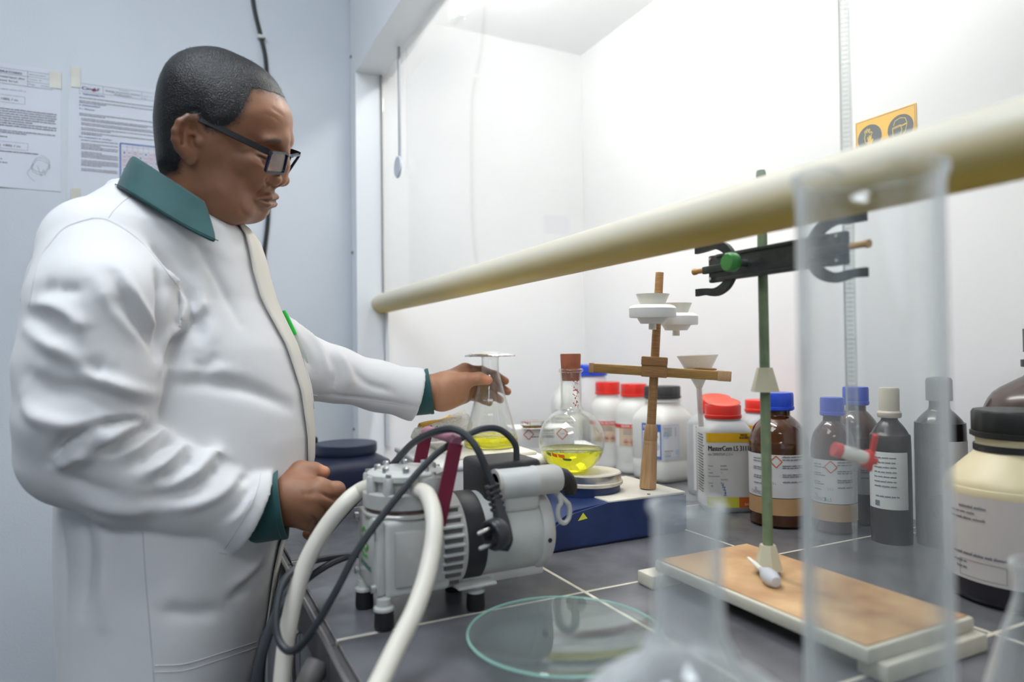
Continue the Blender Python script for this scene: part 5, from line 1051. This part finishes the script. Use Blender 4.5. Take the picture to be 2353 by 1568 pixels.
# ---- eyeglasses
gs=bpy.data.objects.new('eyeglasses',None); COL.objects.link(gs); gs.parent=man; gs.location=-MO; gs['label']='dark blue rectangular eyeglasses'
m_frame=M('frame navy',(.008,.009,.035),.25,var=.2); m_temple=M('temple black',(.004,.004,.005),.45,var=.2,spec=.25); m_lens=thin_glass('lens glass',(.93,.93,.96),refl=.18)
for s in (-1,1):   # -1: his right (near)
    C4=[U(936,840,.060),U(1048,852,.011),U(1020,985,.012),U(897,972,.057)]; C4=[c*np.array([1,-1,1]) for c in C4] if s<0 else [U(1130,856,-.060)*np.array([1,-1,1]),U(1066,868,-.011)*np.array([1,-1,1]),U(1030,990,-.012)*np.array([1,-1,1]),U(1048,978,-.050)*np.array([1,-1,1])]
    C4=[fromH(*c) for c in C4]; ctr=sum(C4)/4; rp=[]
    for i in range(4):
        a,b,c=C4[i-1],C4[i],C4[(i+1)%4]; e1=(a-b)/np.linalg.norm(a-b); e2=(c-b)/np.linalg.norm(c-b); r=.006
        for t in (0,.35,.65,1): rp.append(b+(e1*r*(1-t)**2+e2*r*t**2))
    lens=pyd('lens',[ctr]+rp,[(0,i+1,(i+1)%len(rp)+1) for i in range(len(rp))],m_lens,gs,smooth=False); fr=Tube('lens_frame',rp,.0017,m_frame,gs,8,sp=0,closed=True,sec=[(1.1,.9),(-1.1,.9),(-1.1,-.9),(1.1,-.9)])
    h0=U(934,846,.0615) if s<0 else U(1128,858,-.0615)*np.array([1,-1,1]); e1=U(700,735,.0740); e2=U(470,628,.0790); e3=U(385,640,.0790); e4=U(345,700,.0775); sg=np.array([1,-1,1]) if s<0 else np.array([1,1,1])
    Tube('temple',[fromH(*(q*sg)) for q in (h0,h0*.85+e1*.15+np.array([0,.002,0]),e1,e2,e3,e4)],[.0024,.0028,.0026,.0022,.0018,.0015],m_temple,gs,6,5,sec=[(1.5,.5),(1.5,-.5),(-1.5,-.5),(-1.5,.5)])
Tube('bridge',[fromH(*(U(1050,868,.011)*np.array([1,-1,1]))),fromH(*(U(1060,862,0))),fromH(*U(1050,868,.011))],.0015,m_frame,gs,6,4)
# ---- lab coat
ZS=[.40,.60,.718,.828,.894,.940,.993,1.045,1.091,1.157,1.222,1.288,1.330,1.354,1.387,1.410,1.435,1.45]
AF=[0.124, 0.113, 0.119, 0.132, 0.139, 0.145, 0.158, 0.167, 0.167, 0.165, 0.16, 0.163, 0.152, 0.143, 0.123, 0.102, 0.074, 0.06]      # half depth
CF=[-0.015, -0.013, -0.003, 0.003, 0.006, 0.01, 0.021, 0.03, 0.031, 0.027, 0.015, -0.018, -0.019, -0.015, -0.006, -0.005, -0.009, -0.014]     # forward offset
BW=[0.205, 0.188, 0.18, 0.178, 0.178, 0.176, 0.172, 0.168, 0.162, 0.156, 0.152, 0.15, 0.15, 0.15, 0.145, 0.125, 0.095, 0.07]
def torso(p):
    q=p-BC; f=q@bf; l=q@bl; z=p[:,2]; a=np.interp(z,ZS,AF); c=np.interp(z,ZS,CF); b=np.interp(z,ZS,BW); e=2.25
    n=((np.abs(f-c)/a)**e+(np.abs(l)/b)**e)**(1/e); d=(n-1)*np.minimum(a,b)*.98
    return np.maximum(np.maximum(d,.42-z),z-1.455)
def tpt(z,phi,off=0.):   # point on torso surface at height z and angle phi from the front (positive: his left)
    a=np.interp(z,ZS,AF); c=np.interp(z,ZS,CF); b=np.interp(z,ZS,BW); e=2.25; cs,sn=math.cos(phi),math.sin(phi); r=((abs(cs)/a)**e+(abs(sn)/b)**e)**(-1/e)+off
    return BC+bf*(c+r*cs)+bl*(r*sn)+Zv*z
SR=[P(232,592,.870),P(236,700,.838),P(213,850,.828),P(198,965,.824),P(182,1038,.830)]; SRr=[.070,.080,.0795,.074,.063]
FR=[P(182,1040,.830),P(300,1082,.852),P(430,1122,.885),P(580,1172,.930)]; FRr=[.064,.064,.061,.061]
SL=[P(530,765,1.13),P(610,808,1.17),P(685,845,1.205)]; SLr=[.082,.070,.060]
FL=[P(685,842,1.205),P(765,860,1.22),P(870,888,1.245),P(958,908,1.268)]; FLr=[.057,.047,.0425,.0455]
def chain(p,J,R,k=.007):
    d=None
    for a,b,ra,rb in zip(J,J[1:],R,R[1:]):
        c=cone(p,a,b,ra,rb); d=c if d is None else smin(d,c,k)
    return d
def unit(v): return v/np.linalg.norm(v)
cutR=P(572,1170,.928); nR=unit(FR[3]-FR[2]); cutL=P(960,908,1.268); nL=unit(FL[3]-FL[2])
def coatsdf(p):
    big=np.full(len(p),.3)
    def reg(fn,c,r):
        m=np.linalg.norm(p-c,axis=1)<r; o=big.copy()
        if m.any(): o[m]=fn(p[m])
        return o
    def right(p):
        a=smin(chain(p,SR,SRr),chain(p,FR+[FR[3]+nR*.05],FRr+[.062],.02),.012)
        a=np.maximum(a,(p-cutR)@nR); inn=cone(p,cutR-nR*.035,cutR+nR*.05,.050,.056); return smax(a,-inn,.004)
    def left(p):
        a=smin(chain(p,SL,SLr),chain(p,FL+[FL[3]+nL*.05],FLr+[.047],.02),.015)
        a=np.maximum(a,(p-cutL)@nL); inn=cone(p,cutL-nL*.03,cutL+nL*.05,.037,.042); return smax(a,-inn,.004)
    d=torso(p)
    sh=chain(p,[P(232,588,.885),P(305,560,.975),P(400,580,.995)],[.070,.076,.070]); d=smin(d,sh,.03); d=smin(d,chain(p,[P(400,580,.995),P(490,632,1.09)],[.07,.075]),.03)
    
    a=reg(right,P(300,880,.89),.50); b=reg(left,P(760,790,1.19),.42)
    # sleeves keep a crease against the torso lower down, blend at the shoulder
    kk=.0025+.024*sstep(p[:,2],1.33,1.42); h=np.clip(.5+.5*(a-d)/kk,0,1); d=a*(1-h)+d*h-kk*h*(1-h)
    d=smin(d,b,.012)
    nk=cone(p,P(438,472,.975),P(462,380,.950),.040,.040); return smax(d,-nk,.008)
cv,cf=mesh_sdf(coatsdf,(-.40,.60,.40),(.42,1.50,1.52),COAT_H)
cv=lap(cv,cf,1,lam=.5)
def zA(*a): return [(x/2.613,400+y/2.613) for x,y in a]        # coordinates of two study crops of the coat
def zB(*a): return [(x/2.347,900+y/2.347) for x,y in a]
W_=[ # (height, width, course)
 (.010,.010,zA((900,470),(1000,620),(1108,760),(1100,840),(1010,980),(968,1170))),(-.012,.012,zA((950,560),(985,700),(975,900),(955,1080))),
 (-.013,.010,zA((935,470),(1040,620),(1152,765),(1145,880),(1045,1010),(990,1170))),(.007,.009,zA((1195,690),(1206,800),(1140,860),(1060,960))),(-.008,.010,zA((1150,820),(1190,900),(1195,990))),(-.006,.010,zA((1040,900),(1000,1010),(980,1130))),
 (.007,.009,zA((725,580),(810,730),(890,860),(940,960))),(-.008,.010,zA((690,610),(790,790),(870,930),(930,1080))),(-.006,.012,zA((620,700),(760,850),(840,960))),
 (.006,.012,zA((560,620),(700,820),(850,1000))),(.008,.013,zA((190,790),(330,800),(450,880),(480,960))),(-.008,.014,zA((170,840),(300,880),(420,960))),
 (.010,.014,zA((165,930),(330,1050),(520,1190),(700,1275),(940,1330))),(-.010,.016,zA((290,1090),(420,1150),(560,1180),(640,1200))),(-.010,.016,zA((180,1210),(300,1290),(450,1300),(600,1320),(730,1370))),
 (.009,.015,zA((145,1330),(210,1440),(360,1500),(520,1520),(690,1470),(830,1460))),(-.005,.012,zA((340,680),(420,700),(480,690))),(-.005,.015,zA((230,700),(330,690))),
 (-.014,.007,zB((520,180),(600,165),(680,155),(760,160))),(-.012,.010,zB((560,170),(430,225),(330,300),(275,390))),(.009,.011,zB((505,280),(600,240),(690,175),(770,165))),(.007,.012,zB((280,420),(380,360),(500,330))),
 (-.009,.009,zB((520,330),(640,290),(760,220),(850,205))),(.008,.010,zB((610,370),(740,300),(850,215),(900,260))),(-.008,.009,zB((690,420),(800,360),(900,290),(985,290))),(.008,.010,zB((760,450),(880,390),(980,300),(1010,330))),(-.008,.010,zB((830,500),(960,420),(1050,350))),
 (.008,.011,zB((900,520),(1050,440),(1150,335),(1220,350))),(-.007,.010,zB((1000,540),(1120,470),(1190,400))),(.006,.011,zB((900,640),(1080,600),(1200,540),(1290,440))),(-.006,.011,zB((780,570),(960,560),(1100,520))),
 (-.006,.014,zB((300,440),(480,520),(640,560))),(.005,.014,zB((420,590),(640,640),(850,640))),(-.004,.008,zB((1290,500),(1340,450))),(-.004,.007,zB((1200,700),(1290,620),(1350,520))),(.004,.006,zB((1230,720),(1310,640),(1370,540))),
 (-.007,.016,zA((990,1250),(1200,1245),(1400,1270),(1600,1330),(1740,1400))),(.005,.016,zA((1000,1200),(1200,1190),(1400,1200))),(-.005,.012,zA((1195,1100),(1215,1180),(1280,1120))),(.004,.012,zA((1120,560),(1200,700),(1260,900),(1280,1050))),(-.004,.012,zA((1060,480),(1150,620),(1225,800),(1240,950))),(-.004,.010,zA((1150,380),(1290,600),(1440,900))),
 (-.005,.012,zB((450,650),(470,900),(440,1200))),(.005,.014,zB((560,700),(570,950),(560,1250))),(-.005,.012,zB((1240,1120),(1330,1060),(1420,960))),(.005,.013,zB((1230,1060),(1330,980),(1410,900))),(-.005,.014,zB((860,1180),(1000,1200),(1200,1190))),(-.003,.010,zB((330,700),(350,1000),(340,1400))),
 (-.006,.010,[(655,735),(700,800),(720,860)]),(.006,.010,[(680,740),(735,800),(755,850)]),(-.006,.010,[(745,805),(770,850),(765,900)]),(.006,.010,[(770,800),(800,850),(800,900)]),(-.004,.010,[(800,835),(840,880),(900,900)]),(-.003,.006,[(710,905),(820,915),(955,935)])]
cv,_=strokes(cv,cf,[(a*.95,w*.66,q) for a,w,q in W_]+[(a*.3,w*1.5,q) for a,w,q in W_]); cv=lap(cv,cf,1,lam=.35)
m_coat=M('coat cotton',(.72,.71,.71),.78,var=.025,vs=14,bump=.16,bs=55,sheen=.15); 
nt=m_coat.node_tree; n3=nt.nodes.new('ShaderNodeTexNoise'); n3.inputs['Scale'].default_value=900; bp2=nt.nodes.new('ShaderNodeBump'); bp2.inputs['Strength'].default_value=.12; bp2.inputs['Distance'].default_value=.0006; b0_=nt.nodes['Principled BSDF']; prev=b0_.inputs['Normal'].links[0].from_socket; nt.links.new(prev,bp2.inputs['Normal']); nt.links.new(n3.outputs[0],bp2.inputs['Height']); nt.links.new(bp2.outputs[0],b0_.inputs['Normal'])
coat=mm(mesh_np('lab_coat',cv,cf,m_coat,man)); coat['label']='white cotton lab coat with long sleeves'
CT=BVHTree.FromPolygons(cv.tolist(),cf.tolist())
def onco(x,y,off=.0):
    h=CT.ray_cast(Vector(CAM),Vector(ray(x,y)).normalized()); return None if h[0] is None else np.array(h[0])+np.array(h[1])*off
def pk2(o): o.location=(0,0,0); return o
m_seam=M('seam thread',(.60,.59,.60),.8,var=.1)
def seam(px,r=.0009,off=-.0001,mat=m_seam,name='seam'):
    q=[onco(x,y,off) for x,y in spline([np.array(p,float) for p in px],8)]; q=[a for a in q if a is not None]
    q=[a for i,a in enumerate(q) if i==0 or np.linalg.norm(a-q[i-1])<.05]
    if len(q)>3: pk2(Tube(name,q,r*.75,mat,coat,6,sp=0))
seam(zA((900,80),(790,130),(700,200),(650,265))); seam(zA((560,265),(470,290),(380,330),(300,420),(240,510),(200,660),(175,800)),.0012); seam(zA((560,265),(640,275),(760,340),(870,430),(980,560),(1080,690)),.0009)
seam(zB((770,750),(785,1000),(810,1300),(830,1568)),.0012); seam(zB((835,1480),(1000,1470),(1200,1410),(1385,1350)),.0012); seam(zB((838,1515),(1000,1505),(1210,1440),(1385,1380)),.0010); seam([(706,907),(800,917),(880,925),(955,937)],.0009)
seam(zB((1405,440),(1390,520),(1340,640),(1270,760),(1210,850)),.0009); seam(zB((1180,870),(1225,880)),.0008)
# front placket: overlapping strip of cloth down the front
def ribbon(name,rows,mat,parent,th=.0022):
    v=[];f=[];n=len(rows[0])
    for r in rows: v+=list(r)
    for i in range(len(rows)-1):
        for j in range(n-1): f.append((i*n+j,(i+1)*n+j,(i+1)*n+j+1,i*n+j+1))
    o=pyd(name,v,f,mat,parent); so=o.modifiers.new('s','SOLIDIFY'); so.thickness=th; so.offset=1; pk2(o); return o
rows=[]
for z in np.linspace(1.40,.62,46):
    r=[]
    for j,ph in enumerate(np.radians(np.linspace(float(np.interp(z,[.6,1.05,1.15,1.25,1.40],[-15,-15,-18,-22,-27])),10,8))):
        p0=tpt(z,ph,.10); c=BC+bf*np.interp(z,ZS,CF)+Zv*z; d=Vector(c-p0).normalized(); h=CT.ray_cast(Vector(p0),d); pt=np.array(h[0]) if h[0] is not None else tpt(z,ph); r.append(pt+np.array(h[1] if h[0] is not None else (0,0,0))*(.0030 if j else .0040))
    rows.append(r)
m_plk=M('placket cotton',(.70,.665,.60),.8,var=.03,bump=.15,bs=60); ribbon('placket',rows,m_plk,coat)
# ---- teal shirt collar
m_teal=M('shirt teal',(.013,.075,.076),.72,var=.12,vs=25,bump=.25,bs=45,sheen=.2)
NC=P(425,470,.968); nf_=unit(bf*.95-bl*.05); nl_=unit(np.cross(Zv,nf_))
def ring(th,a,b,z0,sl,fo=0.): return NC+nf_*(a*math.cos(th)+fo)+nl_*(b*math.sin(th))+Zv*(z0-sl*math.cos(th))
rows=[]
for i in range(57):
    th=math.radians(8+296*i/56); fr=math.exp(-((56-i)/7.)**2)-.35*math.exp(-(i/7.)**2)
    R_=lambda a,b,z:ring(th,a,b,z,.046,.007)
    r=[R_(.060,.066,-.055),R_(.064,.071,.008),R_(.067,.076,.018),R_(.073,.084,.015),R_(.081+.012*fr,.096,-.008-.006*fr),R_(.089+.024*fr,.108+.004*fr,-.030-.016*fr)]
    rows.append(r)
CR=[np.array(r[4])*.16+np.array(r[5])*.84 for r in rows]; CE=[unit(np.array(r[4])-np.array(r[3])+1e-9) for r in rows]
o=ribbon('shirt_collar',rows,m_teal,man,.0018); mm(o); o['label']='teal shirt collar'
ss=o.modifiers.new('ss','SUBSURF'); ss.levels=1; ss.render_levels=1
ctr=NC; pk2(Tube('collar_stitching',[p+unit(np.array([p[0]-ctr[0],p[1]-ctr[1],.4*np.linalg.norm(p[:2]-ctr[:2])]))*.0016 for p in CR],.0006,M('stitch dark teal',(.006,.03,.03),.8),o,6,sp=0))
# ---- teal cuffs
def cuff(name,c,n,r,ln,sq=1.):
    q=Vector(n).to_track_quat('Z','Y').to_matrix().to_4x4(); bm=bmesh.new(); 
    revolve(bm,[(r*.985,-.02),(r,ln*.3),(r*1.01,ln*.78),(r*1.035,ln*.80),(r*1.035,ln),(r*.97,ln),(r*.95,ln*.5),(r*.93,-.02)],40,cap=False,flute=lambda a,h:.03*math.sin(3*a+1)+.015*math.sin(7*a+h*90))
    for v in bm.verts: v.co.x*=sq
    bm.transform(Matrix.Translation(Vector(c))@q); o=mm(fin(bm,name,m_teal,man)); o['label']='teal shirt cuff'
cuff('shirt_cuff',P(592,1164,.932),unit(P(690,1146,.945)-P(592,1164,.932)),.0475,.034,.94); cuff('shirt_cuff',P(958,903,1.269),unit(P(1012,895,1.276)-P(958,903,1.269)),.0410,.026)
# ---- ring on the left hand
a,b=lf_[2][0],lf_[2][1]; c=a+(b-a)*.62; d=Vector(b-a).normalized(); q=d.to_track_quat('Z','Y').to_matrix().to_4x4(); bm=bmesh.new(); revolve(bm,[(.0112,-.002),(.0120,-.002),(.0120,.002),(.0112,.002)],28,cap=False); bm.transform(Matrix.Translation(Vector(c))@q); mm(fin(bm,'finger_ring',m_steel,man))
# ---- trousers and shoes below the coat
m_tr=M('trousers grey',(.05,.055,.07),.8,var=.1)
for s in (-1,1):
    k_=BC+bl*s*.10; v=[]
    pts=[BC+bl*s*.075+np.array([0,0,.80]),k_+np.array([0,0,.50]),BC+bl*s*.11+np.array([0,0,.075])]; mm(Tube('trouser_leg',pts,[.070,.078,.070],m_tr,man,20,8))
    bm=bmesh.new(); R=[]
    for t,w,h in ((-.10,.020,.05),(-.085,.036,.075),(-.02,.040,.080),(.05,.044,.06),(.12,.046,.045),(.165,.034,.036),(.18,.012,.026)):
        R.append([bm.verts.new(Vector(BC+bl*(s*.11+w*math.cos(a))+bf*(t+.01)+Zv*max(.001,h*.5+h*.5*math.sin(a)))) for a in np.linspace(0,2*math.pi,17)[:-1]])
    for A,B in zip(R,R[1:]):
        for i in range(16): bm.faces.new((A[i],A[(i+1)%16],B[(i+1)%16],B[i]))
    bm.faces.new(R[0]); bm.faces.new(R[-1]); mm(fin(bm,'shoe',m_blackpl,man))
# ---- breast pocket with two green pens (far side of the chest)
def pen(label,x,y,d):
    p0=P(x,y,d); hit=CT.find_nearest(Vector(p0)); nrm=Vector(hit[1]); loc=Vector(hit[0])+nrm*.007
    t=thing('pen',label,'pen',tuple(loc),group='green pens in the breast pocket'); L=(Vector((0,0,1))-nrm*nrm.z).normalized(); t.rotation_mode='QUATERNION'; t.rotation_quaternion=L.to_track_quat('Z','Y')
    m_pg=M('pen green',(.02,.55,.06),.35); Lathe('pen_cap',[(0,-.005),(.0048,-.005),(.005,.03),(.004,.036),(0,.037)],m_pg,t,14); Lathe('barrel',[(0,-.055),(.0012,-.053),(.0042,-.040),(.0042,-.005),(0,-.005)],M('pen clear',(.7,.75,.72),.2,trans=.6),t,14)
    Tube('pen_clip',[(0,-.005,.032),(0,-.0085,.028),(0,-.0078,.0),(0,-.0065,-.012)],.0012,m_pg,t,6,4)
pen('bright green pen clipped in the coat breast pocket, nearer the placket',646,775,1.07); pen('bright green pen clipped in the coat breast pocket, farther from the placket',652,778,1.10)
rows=[]
pq=np.array(CT.find_nearest(Vector(P(646,775,1.08)))[0]); ph0=math.atan2((pq-BC)@bl,(pq-BC)@bf-np.interp(pq[2],ZS,CF))
for z in np.linspace(pq[2]-.005,pq[2]-.12,10): rows.append([tpt(z,ph,.0085 if 0<j<6 else .004) for j,ph in enumerate(np.linspace(ph0-.06,ph0+.42,7))])
ribbon('breast_pocket',rows,m_coat,coat)
